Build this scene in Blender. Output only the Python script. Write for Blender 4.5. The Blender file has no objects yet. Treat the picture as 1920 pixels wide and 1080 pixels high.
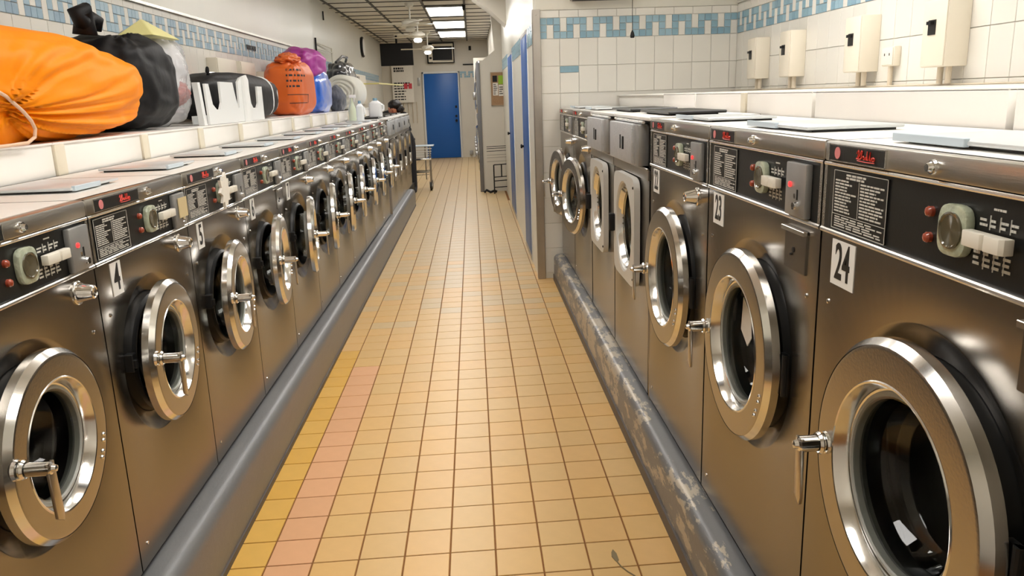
import bpy, bmesh, math, random
from mathutils import Vector, Matrix
random.seed(7)
PI = math.pi
S = bpy.context.scene
COL = S.collection

# ------------------------------------------------------------------ camera, world, lights, exposure
T = 0.152
CAM_H = 1.4819
pitch, yaw, roll, FPX = 0.23928, 0.04227, -0.0331, 1474.1
f_ = Vector((math.sin(yaw)*math.cos(pitch), math.cos(yaw)*math.cos(pitch), -math.sin(pitch)))
r_ = Vector((math.cos(yaw), -math.sin(yaw), 0)); u_ = r_.cross(f_)
c_, s_ = math.cos(roll), math.sin(roll)
r2 = c_*r_ + s_*u_; u2 = -s_*r_ + c_*u_
cam_d = bpy.data.cameras.new('camera'); cam = bpy.data.objects.new('camera', cam_d); COL.objects.link(cam)
cam.matrix_world = Matrix(((r2.x, u2.x, -f_.x, 0), (r2.y, u2.y, -f_.y, 0), (r2.z, u2.z, -f_.z, CAM_H), (0, 0, 0, 1)))
cam_d.sensor_width = 36.0; cam_d.lens = 36.0*FPX/1920.0
cam_d.clip_start = 0.02; cam_d.clip_end = 60
S.camera = cam
S.view_settings.view_transform = 'Standard'; S.view_settings.look = 'None'
S.view_settings.gamma = 1.0; S.view_settings.use_curve_mapping = False
S.view_settings.exposure = 0.10
W = bpy.data.worlds.new('world'); S.world = W; W.use_nodes = True
W.node_tree.nodes['Background'].inputs[0].default_value = (0.9, 0.93, 1.0, 1)
W.node_tree.nodes['Background'].inputs[1].default_value = 0.30
PANEL_STRENGTH = 11.5      # fluorescent ceiling panels
CEIL = 2.87

# ------------------------------------------------------------------ materials
def srgb(r, g, b):
    def f(v):
        v /= 255.0
        return v/12.92 if v <= 0.04045 else ((v+0.055)/1.055)**2.4
    return (f(r), f(g), f(b), 1)
MATS = {}
def mat(name, col, rough=0.5, metal=0.0, var=0.0, vscale=8.0, bump=0.0, bscale=40.0, stretch=(1, 1, 1), coat=0.0,
        trans=0.0, ior=1.45, emit=None, estr=0.0, aniso=0.0, rvar=0.0, alpha=1.0, spec=None, sheen=0.0):
    m = bpy.data.materials.new(name); m.use_nodes = True
    nt = m.node_tree; b = nt.nodes['Principled BSDF']
    b.inputs['Base Color'].default_value = col; b.inputs['Roughness'].default_value = rough
    b.inputs['Metallic'].default_value = metal; b.inputs['Coat Weight'].default_value = coat
    b.inputs['Coat Roughness'].default_value = 0.08
    b.inputs['Transmission Weight'].default_value = trans; b.inputs['IOR'].default_value = ior
    b.inputs['Anisotropic'].default_value = aniso; b.inputs['Alpha'].default_value = alpha
    if spec is not None: b.inputs['Specular IOR Level'].default_value = spec
    if sheen: b.inputs['Sheen Weight'].default_value = sheen
    if emit is not None:
        b.inputs['Emission Color'].default_value = emit; b.inputs['Emission Strength'].default_value = estr
    if var or bump or rvar:
        tc = nt.nodes.new('ShaderNodeTexCoord'); mp = nt.nodes.new('ShaderNodeMapping')
        mp.inputs['Scale'].default_value = stretch
        nt.links.new(tc.outputs['Object'], mp.inputs['Vector'])
    if var or rvar:
        n = nt.nodes.new('ShaderNodeTexNoise'); n.inputs['Scale'].default_value = vscale; n.inputs['Detail'].default_value = 5
        nt.links.new(mp.outputs['Vector'], n.inputs['Vector'])
    if var:
        mx = nt.nodes.new('ShaderNodeMix'); mx.data_type = 'RGBA'
        mx.inputs[6].default_value = tuple(max(0, c*(1-var)) for c in col[:3])+(1,)
        mx.inputs[7].default_value = tuple(min(1, c*(1+var)) for c in col[:3])+(1,)
        nt.links.new(n.outputs['Fac'], mx.inputs[0]); nt.links.new(mx.outputs[2], b.inputs['Base Color'])
    if rvar:
        mr = nt.nodes.new('ShaderNodeMapRange'); mr.inputs[3].default_value = max(0.02, rough-rvar); mr.inputs[4].default_value = rough+rvar
        mr.inputs[1].default_value = 0.3; mr.inputs[2].default_value = 0.7
        nt.links.new(n.outputs['Fac'], mr.inputs[0]); nt.links.new(mr.outputs[0], b.inputs['Roughness'])
    if bump:
        n2 = nt.nodes.new('ShaderNodeTexNoise'); n2.inputs['Scale'].default_value = bscale; n2.inputs['Detail'].default_value = 3
        nt.links.new(mp.outputs['Vector'], n2.inputs['Vector'])
        bp = nt.nodes.new('ShaderNodeBump'); bp.inputs['Strength'].default_value = bump; bp.inputs['Distance'].default_value = 0.01
        nt.links.new(n2.outputs['Fac'], bp.inputs['Height']); nt.links.new(bp.outputs['Normal'], b.inputs['Normal'])
    MATS[name] = m
    return m
M_front = mat('brushed_steel_front', (0.29, 0.268, 0.24, 1), 0.25, 1.0, var=0.05, vscale=2.0)
M_top = mat('steel_top', (0.78, 0.76, 0.72, 1), 0.55, 0.45, var=0.06, vscale=5, bump=0.05, bscale=80, stretch=(6, 1, 1))  # base colour lightened to imitate the cream wall and ledge reflected in the steel
M_head = mat('steel_header', (0.50, 0.48, 0.44, 1), 0.30, 1.0, var=0.08, vscale=5, bump=0.04, bscale=80, stretch=(0.3, 1, 6))
M_ring = mat('steel_ring', (0.42, 0.39, 0.35, 1), 0.27, 1.0, var=0.05, vscale=10, bump=0.03, bscale=200)
M_bright = mat('polished_steel', (0.80, 0.79, 0.76, 1), 0.16, 1.0)
M_chrome = mat('chrome', (0.88, 0.88, 0.88, 1), 0.07, 1.0)
M_lever = mat('satin_lever', (0.55, 0.50, 0.42, 1), 0.3, 1.0)
M_trim = mat('bright_trim', (0.78, 0.76, 0.72, 1), 0.22, 1.0)
M_drum = mat('drum_steel', (0.22, 0.22, 0.22, 1), 0.28, 1.0, var=0.2, vscale=12)
M_gasket = mat('black_rubber', (0.012, 0.012, 0.012, 1), 0.35)
M_panel = mat('black_panel', (0.012, 0.012, 0.011, 1), 0.32, bump=0.02, bscale=120)
M_print = mat('white_print', (0.62, 0.60, 0.54, 1), 0.5)
M_white = mat('white_plate', (0.85, 0.84, 0.80, 1), 0.35)
M_black = mat('black_print', (0.01, 0.01, 0.01, 1), 0.4)
M_logored = mat('red_script', (0.75, 0.06, 0.04, 1), 0.4)
M_logopink = mat('pink_emblem', (0.72, 0.24, 0.24, 1), 0.4)
M_amber = mat('amber_lens', (0.33, 0.06, 0.03, 1), 0.12, coat=0.6)
M_dial = mat('dial_bezel', (0.42, 0.46, 0.34, 1), 0.22, coat=0.5, var=0.5, vscale=60, bump=0.3, bscale=90)
M_dialface = mat('dial_face', (0.10, 0.085, 0.05, 1), 0.08, coat=1.0)
M_switch = mat('cream_switch', (0.80, 0.76, 0.66, 1), 0.3)
M_coin = mat('coin_box_metal', (0.36, 0.36, 0.35, 1), 0.42, 0.6, var=0.15, vscale=20)
M_led = mat('red_light', (0.6, 0.01, 0.01, 1), 0.3, emit=(1, 0.03, 0.03, 1), estr=2.2)
M_note = mat('yellow_paper', (0.62, 0.50, 0.28, 1), 0.8)
M_paper = mat('white_paper', (0.80, 0.76, 0.68, 1), 0.8, var=0.06, vscale=30)
M_lidgrey = mat('grey_lid', (0.62, 0.65, 0.66, 1), 0.32, 0.35, var=0.05, vscale=6)
M_lidblue = mat('bluish_lid_lip', (0.50, 0.58, 0.64, 1), 0.35)
M_darkgap = mat('dark_gap', (0.01, 0.009, 0.008, 1), 0.7)
M_hammer = mat('hammered_grey', (0.50, 0.51, 0.52, 1), 0.42, 0.25, var=0.15, vscale=30, bump=0.35, bscale=140)
M_doorwhite = mat('pale_door_metal', (0.62, 0.61, 0.57, 1), 0.36, 0.15, var=0.05, vscale=8)
M_brass = mat('brass', (0.65, 0.42, 0.18, 1), 0.25, 1.0)
M_glass = mat('door_glass', (0.55, 0.57, 0.55, 1), 0.02, trans=1.0, ior=1.45)
M_wallpaint = mat('wall_paint', (0.72, 0.70, 0.62, 1), 0.30, var=0.05, vscale=1.5, bump=0.05, bscale=6)
M_wallfar = mat('wall_paint_far', (0.66, 0.62, 0.54, 1), 0.42, var=0.06, vscale=1.2)
M_grout = mat('wall_grout', (0.72, 0.70, 0.65, 1), 0.7)
M_tileW = [mat('wall_tile_%d' % i, c, 0.17, bump=0.02, bscale=9) for i, c in enumerate([(0.76, 0.74, 0.68, 1), (0.78, 0.76, 0.70, 1), (0.74, 0.72, 0.66, 1)])]
M_tileB = [mat('blue_tile_%d' % i, c, 0.22, var=0.12, vscale=40) for i, c in enumerate([srgb(138, 172, 188), srgb(148, 180, 196), srgb(130, 164, 182)])]
M_ledge = mat('ledge_tile', (0.90, 0.87, 0.82, 1), 0.22, var=0.03, vscale=5, bump=0.04, bscale=12)
M_ledgestrip = mat('ledge_strip', (0.74, 0.68, 0.54, 1), 0.35, var=0.08, vscale=9)
M_bluedoor = mat('blue_paint', srgb(26, 92, 170), 0.38, var=0.05, vscale=3)
M_doorframe = mat('white_frame', (0.74, 0.75, 0.74, 1), 0.35)
M_guard = mat('corner_guard_steel', (0.42, 0.39, 0.35, 1), 0.35, 0.9, var=0.2, vscale=5)
M_ceil = mat('ceiling_panel', (0.66, 0.63, 0.55, 1), 0.6, var=0.06, vscale=2)
M_ceilgrid = mat('ceiling_gap', (0.035, 0.03, 0.025, 1), 0.6)
M_lamp = mat('light_diffuser', (0.9, 0.9, 0.9, 1), 0.5, emit=(1.0, 0.97, 0.93, 1), estr=PANEL_STRENGTH)
M_fan = mat('fan_white', (0.70, 0.67, 0.58, 1), 0.35)
M_fanlamp = mat('fan_globe', (0.9, 0.9, 0.85, 1), 0.3, emit=(1, 0.95, 0.85, 1), estr=1.6)
M_dkplastic = mat('dark_plastic', (0.012, 0.012, 0.013, 1), 0.5, spec=0.25)
M_whiteplastic = mat('white_plastic', (0.84, 0.85, 0.84, 1), 0.3)
M_boxcream = mat('cream_box', (0.78, 0.72, 0.60, 1), 0.4, var=0.03, vscale=8)
M_conduit = mat('conduit', (0.62, 0.54, 0.42, 1), 0.5)
M_cork = mat('cork', (0.36, 0.22, 0.12, 1), 0.85, var=0.25, vscale=60)
M_wood = mat('cork_frame', (0.40, 0.28, 0.17, 1), 0.6)
M_dryer = mat('dryer_steel', (0.50, 0.50, 0.50, 1), 0.25, 1.0, var=0.1, vscale=4)
M_dryergrey = mat('dryer_grey', (0.20, 0.20, 0.21, 1), 0.45, 0.3)
M_skin = mat('skin', srgb(196, 128, 98), 0.5)
M_hair = mat('hair', (0.012, 0.008, 0.007, 1), 0.45, var=0.3, vscale=60, bump=0.5, bscale=120, stretch=(1, 1, 0.2))
M_darkcloth = mat('dark_cloth', (0.03, 0.03, 0.035, 1), 0.85)
M_green = mat('green_paper', srgb(150, 190, 60), 0.8)
M_red = mat('red_print', srgb(205, 70, 80), 0.7)
def fabric(name, col, rough=0.45, sheen=0.3, bump=0.25, bscale=14, stretch=(1, 1, 1), coat=0.0, **k):
    return mat(name, col, rough, var=0.08, vscale=5, bump=bump, bscale=bscale, stretch=stretch, sheen=sheen, coat=coat, **k)
M_orange = fabric('orange_nylon', srgb(250, 142, 0), 0.55, sheen=0.0, spec=0.2, bump=0.15)
M_blacknyl = fabric('black_nylon', (0.005, 0.005, 0.006, 1), 0.55, sheen=0.0, bump=0.3, spec=0.3)
M_orange2 = fabric('burnt_orange_nylon', srgb(214, 100, 34), 0.45, sheen=0.05)
M_purple = fabric('purple_nylon', srgb(160, 44, 140), 0.45, sheen=0.05)
M_blueplas = fabric('blue_plastic_bag', srgb(25, 95, 200), 0.2, bump=0.6, coat=0.5)
M_greycloth = fabric('grey_cloth', srgb(62, 66, 78), 0.8)
M_duvet = fabric('white_duvet', srgb(214, 212, 200), 0.8, bump=0.3)
M_blackplas = fabric('black_plastic_bag', (0.015, 0.016, 0.02, 1), 0.18, bump=0.7, coat=0.5)
M_clear = mat('clear_plastic', (0.9, 0.92, 0.95, 1), 0.12, trans=0.75, ior=1.15, bump=0.8, bscale=25, var=0.05)
M_whitecloth = fabric('white_cloth', srgb(232, 228, 226), 0.8)
M_yellowcloth = fabric('pale_yellow_cloth', srgb(226, 220, 150), 0.8)
M_redcloth = fabric('red_cloth', srgb(200, 90, 70), 0.8)
M_cord = mat('cord', srgb(226, 190, 160), 0.6)
M_floorT = [mat('floor_tile_%d' % i, srgb(*c), 0.36, var=0.05, vscale=22, bump=0.03, bscale=30) for i, c in enumerate(
    [(211, 172, 110), (209, 171, 112), (212, 171, 110), (208, 171, 112), (210, 173, 114), (213, 171, 107)])]
M_floorP = [mat('floor_tile_pink_%d' % i, srgb(*c), 0.36, var=0.05, vscale=22) for i, c in enumerate([(217, 165, 122), (214, 163, 120)])]
M_floorY = [mat('floor_tile_yellow_%d' % i, srgb(*c), 0.36, var=0.08, vscale=14) for i, c in enumerate([(212, 165, 74), (214, 169, 82)])]
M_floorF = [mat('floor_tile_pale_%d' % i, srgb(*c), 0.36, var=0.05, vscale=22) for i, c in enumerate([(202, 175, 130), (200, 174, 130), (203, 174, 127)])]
M_floorgrout = mat('floor_grout', srgb(128, 84, 36), 0.8, var=0.2, vscale=20)

def curb_material(name, patch):
    m = bpy.data.materials.new(name); m.use_nodes = True; nt = m.node_tree; b = nt.nodes['Principled BSDF']
    tc = nt.nodes.new('ShaderNodeTexCoord')
    mp = nt.nodes.new('ShaderNodeMapping'); mp.inputs['Scale'].default_value = (1, 0.35, 1.0)
    nt.links.new(tc.outputs['Object'], mp.inputs[0])
    n1 = nt.nodes.new('ShaderNodeTexNoise'); n1.inputs['Scale'].default_value = 16; n1.inputs['Detail'].default_value = 8; n1.inputs['Roughness'].default_value = 0.7
    n2 = nt.nodes.new('ShaderNodeTexNoise'); n2.inputs['Scale'].default_value = 2.2; n2.inputs['Detail'].default_value = 4
    nt.links.new(mp.outputs[0], n1.inputs[0]); nt.links.new(mp.outputs[0], n2.inputs[0])
    r1 = nt.nodes.new('ShaderNodeValToRGB'); r1.color_ramp.elements[0].position = patch; r1.color_ramp.elements[1].position = patch+0.03
    r1.color_ramp.elements[0].color = (0, 0, 0, 1); r1.color_ramp.elements[1].color = (1, 1, 1, 1)
    mul = nt.nodes.new('ShaderNodeMath'); mul.operation = 'ADD'
    sc = nt.nodes.new('ShaderNodeMath'); sc.operation = 'MULTIPLY_ADD'; sc.inputs[1].default_value = 0.5; sc.inputs[2].default_value = -0.25
    nt.links.new(n2.outputs['Fac'], sc.inputs[0]); nt.links.new(n1.outputs['Fac'], mul.inputs[0]); nt.links.new(sc.outputs[0], mul.inputs[1])
    nt.links.new(mul.outputs[0], r1.inputs[0])
    base = nt.nodes.new('ShaderNodeMix'); base.data_type = 'RGBA'
    base.inputs[6].default_value = (0.13, 0.14, 0.155, 1); base.inputs[7].default_value = (0.23, 0.22, 0.21, 1)
    nt.links.new(n2.outputs['Fac'], base.inputs[0])
    mx = nt.nodes.new('ShaderNodeMix'); mx.data_type = 'RGBA'; mx.inputs[7].default_value = (0.48, 0.42, 0.33, 1)
    nt.links.new(r1.outputs[0], mx.inputs[0]); nt.links.new(base.outputs[2], mx.inputs[6])
    nt.links.new(mx.outputs[2], b.inputs['Base Color'])
    b.inputs['Metallic'].default_value = 0.2; b.inputs['Roughness'].default_value = 0.36
    bp = nt.nodes.new('ShaderNodeBump'); bp.inputs['Strength'].default_value = 0.35; bp.inputs['Distance'].default_value = 0.006
    nt.links.new(mul.outputs[0], bp.inputs['Height']); nt.links.new(bp.outputs[0], b.inputs['Normal'])
    return m
M_curbL = curb_material('curb_paint', 0.68)
M_curbR = curb_material('curb_paint_worn', 0.535)
M_curbfoot = mat('curb_foot', (0.10, 0.085, 0.075, 1), 0.5, var=0.2, vscale=10)

# ------------------------------------------------------------------ mesh helpers
class MB:
    def __init__(s): s.v = []; s.f = []; s.mi = []; s.cur = 0
    def add(s, vs, fs):
        o = len(s.v); s.v += [tuple(p) for p in vs]; s.f += [tuple(i+o for i in q) for q in fs]; s.mi += [s.cur]*len(fs); return s
    def box(s, x0, x1, y0, y1, z0, z1):
        v = [(x0, y0, z0), (x1, y0, z0), (x1, y1, z0), (x0, y1, z0), (x0, y0, z1), (x1, y0, z1), (x1, y1, z1), (x0, y1, z1)]
        return s.add(v, [(0, 3, 2, 1), (4, 5, 6, 7), (0, 1, 5, 4), (1, 2, 6, 5), (2, 3, 7, 6), (3, 0, 4, 7)])
    def prism(s, poly, axis, a, b):
        n = len(poly)
        def P(p, t): return {'x': (t, p[0], p[1]), 'y': (p[0], t, p[1]), 'z': (p[0], p[1], t)}[axis]
        v = [P(p, a) for p in poly]+[P(p, b) for p in poly]
        return s.add(v, [tuple(range(n))[::-1], tuple(range(n, 2*n))]+[(i, (i+1) % n, n+(i+1) % n, n+i) for i in range(n)])
    def cone(s, p0, p1, r0, r1, n=16, caps=True):
        p0 = Vector(p0); p1 = Vector(p1); d = (p1-p0).normalized()
        a = d.orthogonal().normalized(); b = d.cross(a)
        v = []
        for p, r in ((p0, r0), (p1, r1)):
            for i in range(n):
                t = 2*PI*i/n; v.append(p+a*(r*math.cos(t))+b*(r*math.sin(t)))
        fs = [(i, (i+1) % n, n+(i+1) % n, n+i) for i in range(n)]
        if caps: fs += [tuple(range(n))[::-1], tuple(range(n, 2*n))]
        return s.add(v, fs)
    def tube(s, pts, r, n=8, closed=False):
        pts = [Vector(p) for p in pts]; m = len(pts); v = []
        ref = None
        for i, p in enumerate(pts):
            q0 = pts[(i-1) % m] if closed or i > 0 else p; q1 = pts[(i+1) % m] if closed or i < m-1 else p
            d = (q1-q0).normalized()
            if ref is None: ref = d.orthogonal().normalized()
            ref = (ref-d*ref.dot(d)).normalized(); b = d.cross(ref)
            rr = r[i] if isinstance(r, (list, tuple)) else r
            for k in range(n):
                t = 2*PI*k/n; v.append(p+ref*(rr*math.cos(t))+b*(rr*math.sin(t)))
        fs = []
        for i in range(m if closed else m-1):
            for k in range(n):
                fs.append((i*n+k, i*n+(k+1) % n, ((i+1) % m)*n+(k+1) % n, ((i+1) % m)*n+k))
        if not closed: fs += [tuple(range(n))[::-1], tuple(range((m-1)*n, m*n))]
        return s.add(v, fs)
    def lathe(s, prof, c=(0, 0, 0), n=48, axis='y', closed=False):
        v = []; m = len(prof)
        for r, h in prof:
            for k in range(n):
                t = 2*PI*k/n
                a, b = r*math.cos(t), r*math.sin(t)
                v.append({'y': (c[0]+a, c[1]+h, c[2]+b), 'z': (c[0]+a, c[1]+b, c[2]+h), 'x': (c[0]+h, c[1]+a, c[2]+b)}[axis])
        fs = []
        for i in range(m if closed else m-1):
            j = (i+1) % m
            for k in range(n):
                fs.append((i*n+k, i*n+(k+1) % n, j*n+(k+1) % n, j*n+k))
        return s.add(v, fs)
def build(name, mb, mats, parent=None, loc=(0, 0, 0), rz=0.0, bevel=0.0, seg=2, flat=False, weld=True, soft=False):
    bm = bmesh.new()
    vs = [bm.verts.new(p) for p in mb.v]
    for q, mi in zip(mb.f, mb.mi):
        try:
            f = bm.faces.new([vs[i] for i in q]); f.material_index = mi
        except ValueError: pass
    if weld: bmesh.ops.remove_doubles(bm, verts=bm.verts, dist=1e-6)
    bmesh.ops.recalc_face_normals(bm, faces=bm.faces)
    if bevel:
        es = [e for e in bm.edges if len(e.link_faces) == 2 and e.calc_face_angle(0) > 0.6]
        bmesh.ops.bevel(bm, geom=es, offset=bevel, segments=seg, affect='EDGES', profile=0.5, clamp_overlap=True)
    for f in bm.faces: f.smooth = not flat
    for e in bm.edges:
        e.smooth = soft or not (len(e.link_faces) == 2 and e.calc_face_angle(0) > 0.42)
    me = bpy.data.meshes.new(name); bm.to_mesh(me); bm.free()
    for m in (mats if isinstance(mats, (list, tuple)) else [mats]): me.materials.append(m)
    o = bpy.data.objects.new(name, me); COL.objects.link(o)
    if parent: o.parent = parent
    o.location = loc; o.rotation_euler.z = rz
    return o
def inst(src, name, parent, loc, rz=0.0):
    o = bpy.data.objects.new(name, src if isinstance(src, bpy.types.Mesh) else src.data); COL.objects.link(o); o.parent = parent; o.location = loc; o.rotation_euler.z = rz
    return o
def meshof(name, mb, mats, **k):
    o = build(name, mb, mats, **k); me = o.data; bpy.data.objects.remove(o); return me
def empty(name, loc=(0, 0, 0), rz=0.0):
    o = bpy.data.objects.new(name, None); COL.objects.link(o); o.location = loc; o.rotation_euler.z = rz; o.empty_display_size = 0.1
    return o
def tag(o, label=None, cat=None, group=None, kind=None):
    if label: o['label'] = label
    if cat: o['category'] = cat
    if group: o['group'] = group
    if kind: o['kind'] = kind
    return o
def BX(*a): return MB().box(*a)
def textmesh(txt, size, sx=1.0, depth=0.0006, shear=0.0, bold=0.0):
    cu = bpy.data.curves.new('digits', 'FONT'); cu.body = txt; cu.size = size; cu.extrude = depth; cu.shear = shear; cu.offset = bold
    cu.align_x = 'CENTER'; cu.align_y = 'CENTER'
    ob = bpy.data.objects.new('digits', cu); me = bpy.data.meshes.new_from_object(ob)
    bpy.data.objects.remove(ob); bpy.data.curves.remove(cu)
    for v in me.vertices:
        x, y, z = v.co; v.co = (x*sx, -z, y)
    return me
def put_mesh(me, name, m, parent, loc, rz=0.0):
    me.materials.clear(); me.materials.append(m)
    o = bpy.data.objects.new(name, me); COL.objects.link(o); o.parent = parent; o.location = loc; o.rotation_euler.z = rz
    return o
def print_lines(x0, x1, z0, z1, rows, seed, y=0.0, fill=0.8, wmin=.2, wmax=.5, th=0.5):
    rnd = random.Random(seed); mb = MB(); dz = (z1-z0)/rows
    for i in range(rows):
        z = z1-dz*(i+0.5); x = x0; end = x0+(x1-x0)*rnd.uniform(fill-0.25, 1.0)
        while x < end-0.002:
            w = (x1-x0)*rnd.uniform(wmin, wmax)*0.5; e = min(end, x+w)
            mb.box(x, e, y-0.0004, y+0.0004, z-dz*th/2, z+dz*th/2); x = e+(x1-x0)*0.035
    return mb

# ------------------------------------------------------------------ the setting
XL, XR = -0.955, 0.693
Yn, Yfar = -0.6, 20.4
def struct(name, mb, m, **k):
    o = build(name, mb, m, **k); o['kind'] = 'structure'; return o
floor = struct('floor', BX(-2.4, 2.4, Yn-0.4, Yfar+0.1, -0.10, -0.003), M_floorgrout)
# floor tiles, skewed a little like the real layout
X0, Y0, SK = -0.8973, 15.547, 0.0307
g = 0.0028
def tile_prism(w, d, h=0.006, ch=0.0012):
    mb = MB(); v = []
    for (zz, e) in ((-h, 0), (-ch, 0), (0, ch)):
        for (a, b) in ((0, 0), (1, 0), (1, 1), (0, 1)):
            xx = g+e+a*(w-2*g-2*e); yy = g+e+b*(d-2*g-2*e); v.append((xx, yy+SK*xx, zz))
    fs = [(8, 9, 10, 11)]
    for L in (0, 4):
        for i in range(4): j = (i+1) % 4; fs.append((L+i, L+j, L+4+j, L+4+i))
    return mb.add(v, fs)
def variants(name, mats): return [meshof(name, tile_prism(T, T), m, flat=True) for m in mats]
VT, VP, VY, VF = variants('tile', M_floorT), variants('tile', M_floorP), variants('tile', M_floorY), variants('tile', M_floorF)
rnd = random.Random(3); near_tiles = 0; far_mb = MB(); far_mats = M_floorT+M_floorP+M_floorY+M_floorF
jobs = []
for j in range(-14, 122):
    for i in range(-13, 15):
        x = (X0+i)*T; y = (Y0-0.0+j+SK*i)*T
        if y > Yfar-0.1: continue
        lo, hi = (-0.89, 0.62) if y < 6.3 else ((-0.89, 0.5) if y < 11.35 else (-2.1, 0.46))
        if x+T < lo or x > hi: continue
        if i < -5 and y < 11.3: continue
        jobs.append((j, i, x, y))
jobs.sort(key=lambda q: (q[0], q[1]))
for j, i, x, y in jobs:
    far = y > 6.2
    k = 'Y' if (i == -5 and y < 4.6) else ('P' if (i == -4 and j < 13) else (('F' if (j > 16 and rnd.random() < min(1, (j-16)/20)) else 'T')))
    V = {'Y': VY, 'P': VP, 'T': VT, 'F': VF}[k]; c = rnd.randrange(len(V))
    if y > 1.9 and near_tiles < 290:
        inst(V[c], 'tile', floor, (x, y, 0)); near_tiles += 1
    else:
        off = {'T': 0, 'P': len(M_floorT), 'Y': len(M_floorT)+len(M_floorP), 'F': len(M_floorT)+len(M_floorP)+len(M_floorY)}[k]
        t = tile_prism(T, T); far_mb.cur = off+c
        far_mb.add([(a+x, b+y, z) for a, b, z in t.v], t.f)
o = build('tiles', far_mb, far_mats, parent=floor, flat=True, weld=False); o['kind'] = 'stuff'

# curbs (plinths) under the washers
def curb_profile(xo, xi, side, h=0.225, r=0.045):
    # polygon (x,z); side=+1: aisle is at +x
    p = [(xi, -0.002), (xo, -0.002), (xo, h-r)]
    for k in range(1, 8):
        a = PI/2*k/7; p.append((xo-side*(r-r*math.cos(a)), h-r+r*math.sin(a)))
    p.append((xi, h))
    return p
cl = struct('trim_1', MB().prism(curb_profile(-0.865, -0.963, 1, .232, .05), 'y', -0.5, 11.36), M_curbL)
cr = struct('trim_2', MB().prism(curb_profile(0.618, 0.702, -1, .215, .04), 'y', -0.5, 6.30), M_curbR)
struct('trim_3', MB().box(0.6105, 0.619, -0.5, 6.3, -.002, 0.05), M_curbfoot)
struct('trim_4', MB().box(-0.866, -0.859, -0.5, 11.3, -.002, 0.022), M_curbfoot)
struct('trim_5', MB().box(-2.0, -0.963, -0.5, 12.6, -.002, 0.20), M_darkgap)
struct('trim_6', MB().box(0.702, 2.1, -0.5, 6.30, -.002, 0.20), M_darkgap)

# walls
wl = struct('wall_left', MB().box(-2.12, -2.004, Yn, 10.62, 0, CEIL).add(
    [(-2.05, 10.6, 0), (-2.05, 10.6, CEIL), (-2.2, Yfar, 0), (-2.2, Yfar, CEIL), (-2.35, 10.6, 0), (-2.35, 10.6, CEIL), (-2.35, Yfar, 0), (-2.35, Yfar, CEIL)],
    [(0, 1, 3, 2), (4, 6, 7, 5), (0, 4, 5, 1), (2, 3, 7, 6), (1, 5, 7, 3), (0, 2, 6, 4)]), M_wallpaint)
struct('trim_7', MB().box(-2.004, -1.985, Yn, 10.62, 2.115, CEIL), M_wallpaint)
struct('trim_8', MB().box(-2.004, -1.975, Yn, 10.63, 2.10, 2.117), M_trim)
wr = struct('wall_right', MB().box(2.104, 2.25, Yn, 6.5, 0, CEIL), M_grout)
wa = struct('wall_alcove', MB().box(0.55, 2.25, 6.364, 6.52, 0, CEIL), M_grout)
struct('trim_9', MB().box(0.52, 2.1, 6.352, 6.364, 2.115, CEIL).box(2.088, 2.104, Yn, 6.36, 2.125, CEIL), M_wallpaint, bevel=0.002)
wc = struct('wall_corridor', MB().box(0.5, 0.62, 6.36, 7.03, 0, CEIL).box(0.5, 0.62, 7.93, 9.62, 0, CEIL).box(0.5, 0.62, 10.78, 12.82, 0, CEIL)
            .box(0.5, 0.62, 7.03, 7.93, 2.03, CEIL).box(0.5, 0.62, 9.62, 10.78, 2.0, CEIL), M_wallpaint)
wb = struct('wall_back', MB().box(-2.35, 1.0, Yfar, Yfar+0.15, 0, CEIL), M_wallfar)
struct('wall_far_right', MB().box(0.44, 0.6, 12.825, Yfar, 0, CEIL), M_wallfar)
struct('wall_near', MB().box(-2.35, 2.35, Yn-0.15, Yn, 0, CEIL), M_wallfar)
# partition with the cork board: low part wide, upper part narrow, angled shoulder
struct('wall_partition', MB().prism([(0.116, 0), (0.505, 0), (0.505, CEIL), (0.33, CEIL), (0.385, 2.18), (0.19, 2.03), (0.14, 2.03)], 'y', 12.70, 12.82), M_wallfar)
struct('trim_10', MB().prism([(0.09, CEIL), (0.44, CEIL), (0.62, 2.60), (0.50, 2.40), (0.30, 2.58), (0.06, 2.76)], 'y', 10.9, 11.4), M_wallfar)
# ceiling
ceil = struct('ceiling', BX(-2.35, 2.35, Yn-0.1, Yfar+0.1, CEIL, CEIL+0.1), M_ceilgrid)
colsx = [(-2.15, -2.02), (-2.0, -1.42), (-1.40, -0.68), (-0.66, -0.06), (-0.04, 0.43)]
lights_y = [(0.6, 1.9), (3.0, 4.3), (5.4, 6.7), (7.8, 9.1), (10.2, 11.5), (12.78, 14.15), (15.10, 16.55), (17.35, 18.95)]
pm = {}
cnt = 0
far_c = MB()
for (xa, xb) in colsx:
    y = -0.58
    while y < Yfar-0.05:
        d = 0.60; y1 = min(y+d, Yfar-0.02)
        lit = abs(xa+0.66) < 0.01 and any(y < b-0.02 and y1 > a+0.02 for a, b in lights_y)
        if not lit:
            if y > 10.8:
                key = (xa, round(y1-y, 3))
                if key not in pm: pm[key] = meshof('ceiling_panel', BX(0, xb-xa, 0.007, y1-y-0.007, -0.012, 0), M_ceil, flat=True)
                inst(pm[key], 'ceiling_panel', ceil, (xa, y, CEIL)); cnt += 1
            else: far_c.box(xa, xb, y, y1-0.014, CEIL-0.012, CEIL)
        y += d
far_c.box(0.5, 2.09, Yn, 6.35, CEIL-0.012, CEIL)
bars = MB(); yb = 10.82
while yb < Yfar: bars.box(-2.15, .43, yb-.008, yb+.008, CEIL-.022, CEIL-.010); yb += 0.60
for xb_ in (-2.01, -1.41, -.67, -.05): bars.box(xb_-.017, xb_+.017, 10.6, Yfar, CEIL-.024, CEIL-.010)
o = build('ceiling_bars', bars, M_ceilgrid, parent=ceil, flat=True, weld=False); o['kind'] = 'stuff'
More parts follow.
